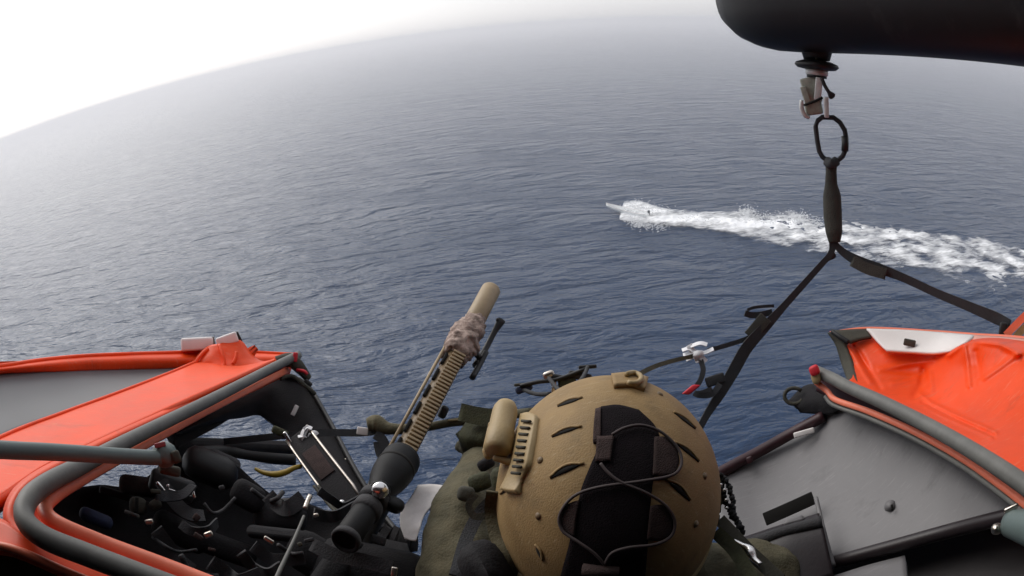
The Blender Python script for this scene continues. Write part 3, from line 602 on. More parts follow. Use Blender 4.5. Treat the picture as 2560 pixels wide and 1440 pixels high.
# --- hoist housing above
hx = D(2560, 60).cross(Vector((0, 0, 1))).normalized()
prof = []
for i in range(25):
    t = i / 24
    px_ = 1790 + 1100 * t
    x_ = t * 1.0
    prof.append((px_, x_))
V = []; Fc = []; sg = 28; ks = 30
a0 = P(1852, -24, 1.42); a1 = P(2560, -42, 1.15); hdir = (a1 - a0).normalized(); hup = (Vector((0, 0, 1)) - hdir * hdir.z).normalized(); hsd = hdir.cross(hup)
for i in range(ks):
    t = i / (ks - 1); s_ = t * 1.25
    q = min(1, (s_ + .0001) / .22); rr = math.sqrt(max(0, 1 - (1 - q) ** 2.2))
    hh = (.145 + .0 * t) * rr; ww = .15 * rr; c = a0 - hdir * .045 + hdir * s_ - hup * (.0)
    for j in range(sg):
        an = 2 * math.pi * j / sg; ca, sa = math.cos(an), math.sin(an); e_ = .62
        V.append(c + hsd * ww * math.copysign(abs(ca) ** e_, ca) + hup * hh * math.copysign(abs(sa) ** e_, sa))
for i in range(ks - 1):
    for j in range(sg): Fc.append((i * sg + j, i * sg + (j + 1) % sg, (i + 1) * sg + (j + 1) % sg, (i + 1) * sg + j))
Fc.append(tuple(range(sg))[::-1]); Fc.append(tuple(range((ks - 1) * sg, ks * sg)))
ho = link('hoist_housing', V, Fc, M['black_paint'], heli, label='black rounded rescue hoist housing overhead')
part('cable_guide', lathe([(.012, .05), (.030, .05), (.034, .02), (.028, 0), (.012, 0)], P(2042, 150, 1.30), Vector((0, 0, 1)), 20), 'black_paint', ho)

# ================================================================== HOOK, CARABINER, SLING
HD = 1.27
hook = empty('rescue_hook', P(2042, 300, HD), 'worn metal rescue hoist hook with black bumper disc under the hoist', 'hook')
hu = (P(2042, 160, HD) - P(2038, 300, HD)).normalized(); he = (CAM - P(2042, 240, HD)).normalized(); hr = hu.cross(he)
pk = lambda x, y: P(x, y, HD)
part('bumper', lathe([(.010, .012), (.030, .011), (.044, .006), (.0465, .001), (.040, -.005), (.020, -.008), (.010, -.008)], pk(2042, 166), hu, 28), 'black_gloss', hook)
part('bumper_spring', lathe([(.012, .035), (.024, .034), (.026, .02), (.024, .012), (.012, .012)], pk(2042, 160), hu, 20), 'charcoal', hook)
part('cable', tube([pk(2042, 160), pk(2042, 120), pk(2042, 60)], .003, 8), 'steel', hook)
part('collar', lathe([(.010, .006), (.023, .006), (.024, 0), (.023, -.006), (.010, -.006)], pk(2042, 181), hu, 20), 'hook_bright', hook)
part('collar_ring', lathe([(.010, .004), (.021, .004), (.021, -.004), (.010, -.004)], pk(2042, 190), hu, 20), 'black_gloss', hook)
hb_ = part('hook_body', pxbox(2028, 226, HD - .014, 42, 66, .030, 14, .12), 'hook_alloy', hook)
part('hook_cheek', pxbox(2046, 222, HD - .028, 18, 56, .012, -10, .15), 'hook_bright', hb_)
part('hook_cheek', pxbox(2014, 238, HD - .026, 16, 44, .012, 16, .15), 'hook_alloy', hb_)
part('hook_rib', tube(PP([(2054, 194, HD - .03), (2062, 214, HD - .03), (2072, 230, HD - .028), (2080, 240, HD - .02)]), [.004, .004, .004, .008], 8, 12), 'charcoal', hb_)
part('hook_gap', tube(PP([(2010, 263, HD - .036), (2026, 257, HD - .042), (2040, 252, HD - .042), (2056, 244, HD - .036)]), .0028, 8, 12), 'slot', hb_)
part('lower_jaw', pxbox(2034, 270, HD - .014, 46, 34, .024, 8, .2), 'hook_alloy', hook)
part('hook_tip', tube(PP([(2004, 250, HD - .022), (2004, 270, HD - .020), (2012, 288, HD - .018), (2024, 294, HD - .016)]), [.004, .005, .005, .0035], 8, 14), 'hook_bright', hook)
part('latch', pxbox(2066, 268, HD - .03, 13, 52, .012, -3, .3), 'hook_bright', hook)
cb = [(2044, 302), (2056, 293), (2084, 294), (2100, 306), (2112, 326), (2115, 344), (2113, 376), (2107, 390), (2094, 402), (2070, 403), (2056, 392), (2048, 378), (2043, 350), (2039, 316)]
cpts = PP([(x, y, HD - .005) for x, y in cb])
cl_ = empty('carabiner', P(2078, 404, HD), 'black oval steel carabiner linking hook and sling', 'carabiner')
part('frame', tube(cpts, .0053, 10, closed=True), 'strap', cl_)
part('gate_sleeve', tube(PP([(2112, 340, HD - .005), (2113, 360, HD - .005), (2112, 378, HD - .005)]), .0078, 12), 'black_gloss', cl_)
sl = empty('sling', P(2085, 620, 1.25), 'dark webbing sling forked below the carabiner in an upturned Y', 'strap')
part('sleeve', tube(PP([(2078, 400, 1.262), (2078, 430, 1.26), (2078, 460, 1.26), (2080, 490, 1.26), (2082, 540, 1.255), (2085, 580, 1.25), (2086, 606, 1.25)]), [.013, .0115, .013, .019, .0195, .0175, .012], 14, 40, flat=.55), 'sleeve', sl, label='olive grey sleeve round the sling neck')
part('neck_loop', tube(PP([(2066, 402, 1.262), (2078, 410, 1.25), (2092, 402, 1.262)]), .010, 10, 10, flat=.6), 'strap', sl)
part('leg', ribbon(PP([(2082, 600, 1.25), (2078, 632, 1.25), (2050, 665, 1.245), (2005, 715, 1.235), (1960, 765, 1.225), (1915, 815, 1.21), (1868, 868, 1.20), (1835, 925, 1.19), (1800, 985, 1.17), (1765, 1040, 1.15), (1715, 1130, 1.10), (1650, 1240, 1.0), (1590, 1400, .92)]), [.016, .012, .012, .013, .014, .02, .024, .024, .02, .014, .012, .02, .02], .004, 70, twist=.5), 'strap', sl, label='long sling leg running down left to the gunner')
part('leg', ribbon(PP([(2070, 630, 1.252), (2085, 640, 1.255), (2060, 655, 1.25), (2000, 722, 1.24), (1950, 780, 1.23), (1890, 832, 1.22), (1858, 850, 1.21), (1800, 868, 1.2), (1770, 876, 1.195)]), .009, .004, 50), 'strap', sl)
part('tail', ribbon(PP([(1930, 780, 1.225), (1905, 786, 1.215), (1880, 788, 1.21), (1862, 783, 1.205)]), .012, .003, 14), 'strap', sl)
part('tail', ribbon(PP([(1935, 765, 1.225), (1910, 766, 1.22), (1885, 769, 1.215), (1868, 775, 1.21)]), .006, .003, 14), 'strap', sl)
part('buckle', pxbox(1895, 818, 1.205, 36, 64, .006, -42, .3), 'sleeve', sl)
part('buckle', pxbox(1788, 950, 1.165, 50, 26, .008, 18, .4), 'strap', sl)
part('tail', ribbon(PP([(1800, 960, 1.165), (1780, 985, 1.15), (1750, 988, 1.14), (1735, 982, 1.14)]), .011, .003, 14), 'strap', sl)
part('leg', ribbon(PP([(2084, 606, 1.25), (2110, 632, 1.25), (2150, 655, 1.245), (2200, 672, 1.24), (2260, 695, 1.235), (2340, 732, 1.225), (2420, 765, 1.21), (2490, 795, 1.195), (2525, 812, 1.18)]), [.012, .016, .022, .020, .016, .016, .018, .022, .018], .003, 60, twist=-.3), 'strap', sl, label='sling leg running right to the orange skin')
part('leg_fold', ribbon(PP([(2130, 652, 1.24), (2170, 672, 1.235), (2215, 685, 1.23)]), .022, .006, 14), 'sleeve', sl)
sh = part('shackle', pxbox(2508, 822, 1.17, 22, 30, .012, -10, .3), 'black_gloss', sl)
part('shackle_strap', ribbon(PP([(2515, 838, 1.16), (2540, 812, 1.15), (2575, 780, 1.13), (2640, 740, 1.1)]), .014, .006, 16), 'orange_rim', sl, label='orange webbing end by the shackle')
part('shackle_strap', ribbon(PP([(2540, 842, 1.15), (2565, 818, 1.14), (2640, 776, 1.1)]), .014, .006, 16), 'tan', sl)

tp = MB()
for pts in ([(1705, 876), (1725, 872), (1750, 890), (1765, 905)], [(1708, 888), (1735, 880), (1760, 882), (1784, 872)], [(1722, 862), (1735, 885), (1745, 900), (1738, 904)], [(1715, 900), (1730, 893), (1748, 885)], [(1726, 866), (1750, 858), (1768, 862)]):
    tp.add(*ribbon(PP([(x, y, 1.18) for x, y in pts]), .013, .0015, 14, wd=Vector((-.25, .1, 1))))
tp.add(*blob(P(1745, 886, 1.178), .009, 2, (1.3, .8, .8), .5))
tp.build('white_tape_tie', M['tape'], label='knotted white tape tie on the sling tail', cat='tape tie')
td = empty('tether', P(1730, 990, 1.16), 'short black tether with a red tip hanging under the white tape', 'tether')
part('cord', ribbon(PP([(1752, 900, 1.178), (1758, 925, 1.17), (1752, 948, 1.165), (1742, 965, 1.16)]), .010, .004, 16), 'strap', td)
part('red_tip', rbox(P(1728, 974, 1.16), (P(1740, 965, 1.16) - P(1716, 985, 1.16)).normalized(), Vector((0, 0, 1)).cross(D(1728, 974)).normalized(), D(1728, 974), .028, .016, .010, .35), 'red', td)
part('cord_tail', ribbon(PP([(1738, 985, 1.16), (1756, 982, 1.155), (1780, 972, 1.15)]), .010, .004, 10), 'strap', td)
link('tan_lanyard', *ribbon(PP([(1735, 890, 1.18), (1690, 900, 1.14), (1640, 915, 1.08), (1590, 940, 1.0), (1570, 960, .93)]), .008, .002, 24), M['olive'], label='olive tan lanyard from the white tape to the helmet front', cat='lanyard')

# ================================================================== PERSON WITH HELMET
Hc = P(1520, 1240, .735)
bf = Vector((.07, 1, 0)).normalized(); brt = bf.cross(Vector((0, 0, 1))).normalized()
pt_ = R(14)
hf = (bf * math.cos(pt_) - Vector((0, 0, 1)) * math.sin(pt_)); hup2 = (Vector((0, 0, 1)) * math.cos(pt_) + bf * math.sin(pt_)); hr2 = brt
rl = R(-3); hr2, hup2 = hr2 * math.cos(rl) + hup2 * math.sin(rl), hup2 * math.cos(rl) - hr2 * math.sin(rl)
EA, EB, EC = .131, .150, .142
def loc2w(l): return Hc + hr2 * l.x + hf * l.y + hup2 * l.z
def H(px, py, off=0):                                     # where a pixel's ray meets the helmet shell
    d = D(px, py); o_ = CAM - Hc
    o_ = Vector((o_.dot(hr2) / EA, o_.dot(hf) / EB, o_.dot(hup2) / EC)); v = Vector((d.dot(hr2) / EA, d.dot(hf) / EB, d.dot(hup2) / EC))
    a, b_, c = v.dot(v), o_.dot(v), o_.dot(o_) - 1; q = b_ * b_ - a * c
    t = (-b_ - math.sqrt(max(0, q))) / a
    l = o_ + v * t; nrm = Vector((l.x / EA, l.y / EB, l.z / EC))
    nw = (hr2 * nrm.x + hf * nrm.y + hup2 * nrm.z).normalized()
    return loc2w(Vector((l.x * EA, l.y * EB, l.z * EC))) + nw * off, nw
def HP(px, py, off=0): return H(px, py, off)[0]

# body: one continuous surface (overlapping tapered limbs, voxel-remeshed)
Z1 = Vector((0, 0, 1)); b_ = MB()
def bl(r, f, u): return Hc + brt * r + bf * f + Z1 * u
def limb(pts, rad): 
    b_.add(*tube(pts, rad, 16)); b_.add(*blob(pts[0], rad[0], 2)); b_.add(*blob(pts[-1], rad[-1], 2))
b_.add(*blob(Hc - Z1 * .01, .092, 3, (.86, 1.08, 1.15), axes=(hr2, hf, hup2)))
b_.add(*blob(Hc + hf * .045 - hup2 * .075, .055, 3, (.95, 1, 1.0), axes=(hr2, hf, hup2)))           # jaw
b_.add(*blob(Hc + hf * .108 - hup2 * .045, .017, 2, (.7, 1, 1.3), axes=(hr2, hf, hup2)))            # nose
for s_ in (-1, 1):
    b_.add(*blob(Hc + hr2 * s_ * .082 - hup2 * .035, .024, 2, (.35, .8, 1.2), axes=(hr2, hf, hup2)))
    b_.add(*blob(Hc + hr2 * s_ * .032 + hf * .088 - hup2 * .015, .014, 2))
b_.add(*blob(Hc + hf * .098 - hup2 * .085, .02, 2, (1.2, .5, .4), axes=(hr2, hf, hup2)))
nb = bl(0, -.035, -.17); ch = bl(0, -.045, -.36); wa = bl(0, -.03, -.58); pe = bl(0, -.02, -.74)
limb([Hc - Z1 * .05 - bf * .015, nb], [.062, .068])
for s_ in (-1, 1):
    limb([nb + Z1 * .01, bl(s_ * .185, -.035, -.205 + .015 * s_)], [.068, .078])
b_.add(*blob(bl(0, -.04, -.33), .17, 3, (1.08, .74, 1.0), axes=(brt, bf, Z1)))
b_.add(*blob(bl(0, -.035, -.50), .155, 3, (1.05, .74, 1.05), axes=(brt, bf, Z1)))
b_.add(*blob(pe, .165, 3, (1.1, .82, .8), axes=(brt, bf, Z1)))
hand_roots = {}
arms = {-1: [bl(-.195, -.035, -.215), P(1150, 1300, .93), P(1205, 1150, 1.06)], 1: [bl(.20, -.035, -.185), bl(.26, .08, -.46), bl(.12, .28, -.50)]}
for s_, (a, e, w_) in arms.items():
    limb([a, a.lerp(e, .5), e], [.076, .066, .050]); limb([e, e.lerp(w_, .4), w_], [.050, .044, .030])
    dr = (w_ - e).normalized(); sdv = dr.cross(Z1).normalized(); nrm = sdv.cross(dr)
    pc = w_ + dr * .045; b_.add(*blob(pc, .042, 3, (1.0, 1.15, .5), axes=(sdv, dr, nrm)))
    for k, (off, ln) in enumerate(((-.030, .062), (-.010, .074), (.011, .070), (.030, .055))):
        p0 = pc + sdv * off + dr * .035; p1 = p0 + dr * ln * .5 - nrm * .006; p2 = p1 + dr * ln * .25 - nrm * .026; p3 = p2 - dr * .004 - nrm * .02
        limb([p0, p1, p2, p3], [.0098, .0092, .0085, .0075])
    th0 = pc - sdv * s_ * -.032 - dr * .012; limb([th0, th0 + sdv * s_ * .02 + dr * .025 - nrm * .012, th0 + sdv * s_ * .022 + dr * .05 - nrm * .03], [.0125, .011, .009])
for s_ in (-1, 1):
    hp_, kn, an = bl(s_ * .1, 0, -.78), bl(s_ * .16, .42, -.80), bl(s_ * .15, .46, -1.22)
    limb([hp_, hp_.lerp(kn, .5), kn], [.098, .086, .066]); limb([kn, kn.lerp(an, .35), an], [.066, .062, .046])
    limb([an - Z1 * .03 - bf * .04, an - Z1 * .045 + bf * .08, an - Z1 * .055 + bf * .19], [.048, .046, .036])
person = b_.build('person', M['olive'], label='gunner in olive clothing and tan helmet seated in the open door facing the sea', cat='person', loc=bl(0, 0, -.86))
md = person.modifiers.new('remesh', 'REMESH'); md.mode = 'VOXEL'; md.voxel_size = .0062; md.use_smooth_shade = True
md = person.modifiers.new('smooth', 'SMOOTH'); md.iterations = 4; md.factor = .5
tx = bpy.data.textures.new('cloth_folds', 'CLOUDS'); tx.noise_scale = .045
md = person.modifiers.new('folds', 'DISPLACE'); md.texture = tx; md.strength = .015; md.mid_level = .5

# helmet
V = []; Fc = []; na, ne = 72, 30
def rimel(az):                                            # lower edge of the shell by azimuth (0 = front)
    c = math.cos(az); return R(-4 - 16 * (1 - c) + 6 * math.sin(az) ** 8)
for ly in (1.0, .955):
    for i in range(na):
        az = 2 * math.pi * i / na; e0 = rimel(az)
        for j in range(ne):
            el = e0 + (math.pi / 2 - e0) * (j / (ne - 1)); l = Vector((math.sin(az) * math.cos(el) * EA, math.cos(az) * math.cos(el) * EB, math.sin(el) * EC)) * ly
            V.append(loc2w(l))
for ly in range(2):
    n0 = ly * na * ne
    for i in range(na):
        for j in range(ne - 1):
            a, c = n0 + i * ne + j, n0 + ((i + 1) % na) * ne + j
            Fc.append((a, c, c + 1, a + 1) if ly == 0 else (a, a + 1, c + 1, c))
for i in range(na):
    a, c = i * ne, ((i + 1) % na) * ne; Fc.append((a, a + na * ne, c + na * ne, c))
hel = link('helmet', V, Fc, M['tan'], person, label='tan ballistic helmet with dark velcro strip and vent slots')
part('rim', tube([loc2w(Vector((math.sin(a) * math.cos(rimel(a)) * EA, math.cos(a) * math.cos(rimel(a)) * EB, math.sin(rimel(a)) * EC)) * 1.003) for a in np.linspace(0, 2 * math.pi, 73)[:-1]], .0045, 8, closed=True), 'tan_light', hel)
def hpatch(rows, nu, nv, off, thick, name, m, **k):       # a patch lying on the shell, rows of pixels
    g = [cr([(x, y, 0) for x, y in r], nu) for r in rows]
    cols = [cr([g[j][i] for j in range(len(g))], nv) for i in range(nu)]
    V = []; 
    for o_ in (off, off - thick):
        for j in range(nv):
            for i in range(nu): V.append(HP(cols[i][j][0], cols[i][j][1], o_))
    Nn = nu * nv; Fc = []
    for j in range(nv - 1):
        for i in range(nu - 1):
            a = j * nu + i; Fc.append((a, a + 1, a + nu + 1, a + nu)); Fc.append((Nn + a, Nn + a + nu, Nn + a + nu + 1, Nn + a + 1))
    ed = [i for i in range(nu)] + [j * nu + nu - 1 for j in range(1, nv)] + [(nv - 1) * nu + i for i in range(nu - 2, -1, -1)] + [j * nu for j in range(nv - 2, 0, -1)]
    for a, c in zip(ed, ed[1:] + ed[:1]): Fc.append((a, Nn + a, Nn + c, c))
    return link(name, V, Fc, M[m], hel, **k)
hpatch([[(1503, 1022), (1545, 1018), (1595, 1030)], [(1502, 1058), (1560, 1055), (1636, 1072)], [(1500, 1110), (1560, 1110), (1648, 1120)], [(1478, 1165), (1550, 1170), (1635, 1175)], [(1455, 1225), (1540, 1230), (1626, 1230)], [(1440, 1300), (1530, 1305), (1620, 1300)], [(1420, 1380), (1520, 1385), (1615, 1380)], [(1404, 1440), (1510, 1440), (1610, 1440)], [(1395, 1500), (1500, 1505), (1605, 1500)]], 16, 40, .0035, .004, 'velcro_strip', 'velcro')
hpatch([[(1632, 1098), (1660, 1100), (1684, 1122)], [(1630, 1150), (1665, 1150), (1690, 1158)], [(1628, 1190), (1655, 1192), (1680, 1186)]], 10, 12, .0055, .004, 'velcro_patch', 'mauve')
hpatch([[(1622, 1265), (1650, 1262), (1676, 1285)], [(1618, 1305), (1650, 1305), (1676, 1315)], [(1614, 1345), (1640, 1348), (1668, 1336)]], 10, 12, .0055, .004, 'velcro_patch', 'mauve')
hpatch([[(1415, 1265), (1435, 1255), (1452, 1250)], [(1404, 1300), (1425, 1300), (1444, 1300)], [(1412, 1330), (1425, 1335), (1440, 1340)]], 8, 10, .0055, .004, 'velcro_patch', 'mauve')
hpatch([[(1495, 1098), (1515, 1098), (1535, 1096)], [(1492, 1130), (1512, 1130), (1530, 1128)], [(1490, 1158), (1510, 1158), (1526, 1156)]], 8, 8, .0065, .005, 'velcro_patch', 'mauve')
hpatch([[(1490, 1030), (1497, 1028), (1503, 1026)], [(1486, 1070), (1494, 1070), (1503, 1068)], [(1484, 1112), (1492, 1112), (1502, 1110)]], 6, 10, .005, .004, 'velcro_edge', 'mauve')
def slit(x0, y0, x1, y1, w_, bend):
    n_ = 10; r0 = []; r1 = []
    for i in range(n_):
        t = i / (n_ - 1); x, y = x0 + (x1 - x0) * t, y0 + (y1 - y0) * t; l = math.hypot(x1 - x0, y1 - y0); nx, ny = -(y1 - y0) / l, (x1 - x0) / l
        s_ = math.sin(math.pi * min(1, .12 + t * .95)) * w_ * (.5 + t * .9); c = math.sin(math.pi * t) * bend
        r0.append((x + nx * (c - s_ / 2), y + ny * (c - s_ / 2))); r1.append((x + nx * (c + s_ / 2), y + ny * (c + s_ / 2)))
    hpatch([r0, r1], 12, 3, .0008, .003, 'vent_slot', 'slot')
    up_ = r0 if r0[5][1] < r1[5][1] else r1
    part('vent_lip', tube([HP(x, y - 1.5, .0005) for x, y in up_], .0016, 6), 'tan', hel)
for a in ((1394, 1017, 1456, 996, 8, -2), (1380, 1093, 1454, 1068, 10, -4), (1376, 1196, 1460, 1160, 17, -6), (1738, 1073, 1684, 1032, 7, 2), (1746, 1155, 1684, 1106, 9, 4), (1724, 1252, 1664, 1200, 15, 5), (1356, 1402, 1338, 1362, 10, 2), (1252, 1236, 1308, 1206, 8, -3)):
    slit(*a)
for pts in ([(1530, 1096), (1560, 1080), (1600, 1074), (1645, 1090), (1684, 1128), (1692, 1165), (1670, 1192), (1600, 1206), (1500, 1220), (1440, 1242), (1408, 1285), (1414, 1322), (1450, 1348), (1488, 1375), (1512, 1402)],
            [(1503, 1164), (1520, 1185), (1550, 1208), (1610, 1234), (1655, 1264), (1676, 1300), (1668, 1335), (1630, 1355), (1570, 1362), (1530, 1375), (1512, 1402)]):
    part('bungee_cord', tube([HP(x, y, .0072) for x, y, _ in cr([(x, y, 0) for x, y in pts], 60)], .0016, 8), 'cord', hel)
part('cord_lock', tube([HP(1462, 1412, .008), HP(1500, 1416, .009), HP(1545, 1420, .008)], .006, 10), 'mauve', hel)
for x, y in ((1350, 1150), (1345, 1290), (1762, 1190), (1740, 1310), (1650, 985)):
    q, nw = H(x, y, 0); part('screw', lathe([(0, .002), (.003, .0015), (.004, 0), (.004, -.003)], q, nw, 10), 'tan_rifle', hel)
# front shroud
hpatch([[(1528, 944), (1575, 940), (1618, 952)], [(1535, 972), (1578, 970), (1610, 980)]], 12, 6, .005, .006, 'shroud_plate', 'tan')
part('shroud_ring', tube([HP(1578 + 20 * math.cos(t), 962 + 13 * math.sin(t), .008) for t in np.linspace(-2.4, 2.2, 16)], .003, 8), 'tan_light', hel)
# side rail and torch
RR = [[(1300, 1034, .69), (1320, 1030, .675), (1340, 1037, .66)], [(1293, 1075, .67), (1313, 1074, .655), (1333, 1079, .642)], [(1286, 1115, .66), (1306, 1115, .645), (1325, 1120, .632)], [(1277, 1155, .655), (1296, 1157, .64), (1316, 1163, .626)], [(1264, 1190, .655), (1284, 1195, .642), (1304, 1203, .632)], [(1248, 1222, .655), (1268, 1226, .64), (1288, 1226, .63)]]
rail = link('rail', *sheet([PP(r) for r in RR], 8, 30, .016), M['tan_light'], hel)
for k in range(9):
    t = k / 8; part('rail_slot', tube(PP([(1305 - 26 * t, 1052 + 130 * t, .668 - .032 * t), (1326 - 26 * t, 1054 + 130 * t, .652 - .027 * t)]), .0018, 6), 'lining', hel)
ta, tb = HP(1268, 1012, .03), HP(1242, 1128, .03)
ta = P(1266, 1012, .71); tb = P(1241, 1132, .665); ax2 = (tb - ta).normalized(); ln = (tb - ta).length
part('torch', lathe([(0, -.002), (.011, 0), (.0135, .006), (.0145, .012), (.0145, ln * .55), (.0155, ln * .58), (.0155, ln * .92), (.012, ln), (0, ln + .002)], ta, ax2, 20), 'tan_light', hel, label='cylindrical tan helmet torch')
part('torch_clip', pxbox(1220, 1132, .675, 26, 34, .016, 15, .4), 'tan_light', hel)
part('torch_clip', pxbox(1256, 1150, .665, 50, 18, .02, -18, .4), 'tan_light', hel)
part('torch_clip', pxbox(1222, 1090, .69, 12, 70, .01, -8, .3), 'tan_light', hel)
part('ear_cover', pxbox(1252, 1200, .71, 50, 70, .03, 12, .5), 'olive_dark', hel)
part('chin_strap', ribbon([HP(1245, 1230, .006), HP(1240, 1275, .006), HP(1250, 1330, .006), HP(1275, 1390, .006), HP(1300, 1450, .006)], .014, .003, 20), 'olive', hel)
part('side_strap', ribbon(PP([(1190, 1235, .72), (1172, 1262, .72), (1185, 1290, .72), (1215, 1290, .72)]), .008, .003, 20), 'lining', hel)
part('nape_pad', pxbox(1215, 1425, .68, 130, 170, .06, 25, .5), 'black', hel)
# front mount
mt = part('mount_bracket', pxbox(1400, 946, .86, 54, 18, .02, -10, .3), 'black_gloss', hel, label='black and grey mount parts in front of the helmet')
for a, c, s1, s2, rt, m_ in ((1372, 938, 22, 30, -70, 'steel'), (1418, 958, 46, 26, 5, 'olive_dark'), (1450, 940, 60, 20, -12, 'charcoal'), (1469, 917, 46, 10, 4, 'black_gloss'), (1385, 962, 10, 40, -8, 'steel'), (1310, 972, 44, 18, 20, 'blue'), (1298, 962, 26, 8, 5, 'lining')):
    part('mount_arm', pxbox(a, c, .86, s1, s2, .012, rt, .35), m_, hel)
for pts, m_ in (([(1310, 975, .86), (1340, 985, .83), (1375, 985, .79)], 'strap'), ([(1372, 945, .86), (1390, 968, .82), (1410, 985, .76)], 'charcoal'), ([(1469, 918, .86), (1462, 935, .84), (1450, 955, .79)], 'black_gloss'), ([(1300, 965, .86), (1345, 955, .86), (1395, 948, .86), (1470, 920, .86)], 'black_gloss')):
    part('mount_arm', tube(PP(pts), .003, 8, 12), m_, hel)
# braided cords hanging on the right side and shoulder hardware
for k, (pts, m_, r_) in enumerate((([(1802, 1190), (1808, 1230), (1822, 1270), (1838, 1300), (1858, 1330)], 'black', .0045), ([(1798, 1200), (1800, 1240), (1795, 1270), (1790, 1300)], 'olive_dark', .004), ([(1812, 1195), (1828, 1240), (1835, 1280), (1850, 1318)], 'strap', .004))):
    bb = MB(); q = cr([tuple(P(x, y, .80)) for x, y in pts], 16)
    for i, a in enumerate(q): bb.add(*blob(Vector(a) + Vector((random.uniform(-1, 1), 0, random.uniform(-1, 1))) * .0015, r_, 1, (1, 1, 1.3)))
    bb.build('braided_cord', M[m_], hel)
bb = MB()
for (x, y) in ((1802, 1212), (1799, 1235), (1795, 1255), (1792, 1275), (1811, 1225), (1815, 1250), (1817, 1270)): bb.add(*blob(P(x, y, .79), .0026, 1))
bb.build('cord_bead', M['silver'], hel)
vs = link('vest_buckle', *tube(PP([(1832, 1352, .74), (1855, 1365, .735), (1872, 1378, .73), (1885, 1398, .725), (1902, 1412, .72)]), [.003, .004, .008, .004, .003], 8, 18, flat=.5), M['silver'], person)
link('vest_strap', *ribbon(PP([(1800, 1300, .80), (1835, 1338, .77), (1880, 1385, .74), (1950, 1450, .72)]), .016, .003, 20), M['lining'], person)
link('sleeve_band', *ribbon(PP([(1150, 1030, 1.04), (1195, 1040, 1.03), (1240, 1046, 1.02)]), .03, .004, 10), M['olive_dark'], person)
link('glove', *blob(P(1195, 1092, 1.06), .030, 3, (1.1, 1.1, 1.0), .35, 2.5), M['olive_dark'], person)

for a, c, d, s1, s2, rt, m_ in ((1200, 1205, .88, 60, 46, 20, 'olive_dark'), (1165, 1235, .86, 44, 40, -10, 'lining'), (1215, 1160, .90, 44, 30, 30, 'black')):
    link('pouch', *pxbox(a, c, d, s1, s2, .03, rt, .35), M[m_], person)
for pts, m_ in (([(1140, 1440, .70), (1165, 1350, .75), (1195, 1290, .78), (1230, 1250, .78)], 'strap'), ([(1790, 1330, .74), (1840, 1380, .71), (1880, 1450, .68)], 'olive_dark')):
    link('webbing', *ribbon(PP(pts), .016, .003, 24), M[m_], person)
# ================================================================== RIFLE
mz = P(1229, 722, 1.30); ra = P(985, 1182, 1.02)
rdir = (ra - mz).normalized()
def RP(t, up=0, sd=0): return mz.lerp(ra, t) + rup * up + rsd * sd
rsd = (CAM - RP(.5) if False else (CAM - mz.lerp(ra, .5))); rsd = (rsd - rdir * rsd.dot(rdir)).normalized(); rsd, rup = rdir.cross(rsd), rsd
RL = (ra - mz).length
rifle = empty('rifle', RP(1.3, -.05), 'long suppressed tan rifle with black scope pointing out over the sea', 'rifle')
part('suppressor', lathe([(.006, 0), (.018, 0), (.0205, .004), (.0205, RL * .21), (.018, RL * .225), (.012, RL * .23)], mz, rdir, 24), 'tan_supp', rifle, label='smooth sand coloured suppressor')
wr = MB(); wr.add(*tube([RP(t) for t in np.linspace(.20, .44, 40)], list(np.interp(np.linspace(0, 1, 40), np.linspace(0, 1, 12), [.0215, .0225, .024, .026, .028, .028, .030, .031, .032, .030, .027, .021])), 32))
vv = [v + (v - RP(.32)).normalized() * (.010 * mnoise.noise(v * 55) + .007 * mnoise.noise(v * 130)) for v in wr.v]; part('camouflage_wrap', (vv, wr.f), 'wrap', rifle, label='rough sand camouflage wrap behind the suppressor')
for k in range(7):
    t = .24 + .028 * k; part('wrap_tuft', pxbox(1229 - 244 * t + random.uniform(-30, 34), 722 + 460 * t + random.uniform(-6, 6), 1.30 - .28 * t - .035, random.uniform(14, 30), random.uniform(8, 14), .01, random.uniform(0, 90), .4), random.choice(['wrap', 'wrap', 'tan_rifle', 'mauve']), rifle)
part('handguard', tube([RP(t) for t in (.42, .6, .8, 1.0, 1.1)], .019, 8), 'tan_rifle', rifle, label='brown slotted handguard')
rr_ = MB()
for k in range(34):
    t = .44 + k * .0172; rr_.add(*rbox(RP(t, .0215, -.004), rdir, rsd, rup, RL * .0095, .024, .007, .15))
rr_.build('top_rail', M['tan_supp'], rifle)
part('rail_base', rbox(RP(.73, .0185, -.004), rdir, rsd, rup, RL * .60, .015, .004, .1), 'tan_rifle', rifle)
for k in range(7):
    part('handguard_slot', rbox(RP(.48 + k * .085, .012, .0165), rdir, rsd, rup, RL * .055, .006, .008, .3), 'slot', rifle)
part('side_rail', tube([RP(t, .006, .026) for t in (.42, .7, 1.05)], .003, 8), 'tan_supp', rifle)
part('bipod_leg', tube(PP([(1254, 800, 1.27), (1236, 830, 1.26), (1214, 872, 1.24), (1190, 915, 1.20)]), [.009, .006, .006, .008], 10, 16), 'black_gloss', rifle)
part('bipod_leg', tube(PP([(1215, 880, 1.22), (1200, 910, 1.2), (1180, 945, 1.17)]), .006, 8, 10), 'black_gloss', rifle)
part('bipod_foot', pxbox(1249, 803, 1.262, 20, 11, .014, -30, .4), 'black_gloss', rifle)
part('bipod_bracket', tube(PP([(1200, 895, 1.205), (1185, 880, 1.21), (1172, 870, 1.215)]), .006, 8, 8), 'black_gloss', rifle)
part('swivel', pxbox(1108, 1030, 1.12, 22, 34, .014, -24, .4), 'black_gloss', rifle)
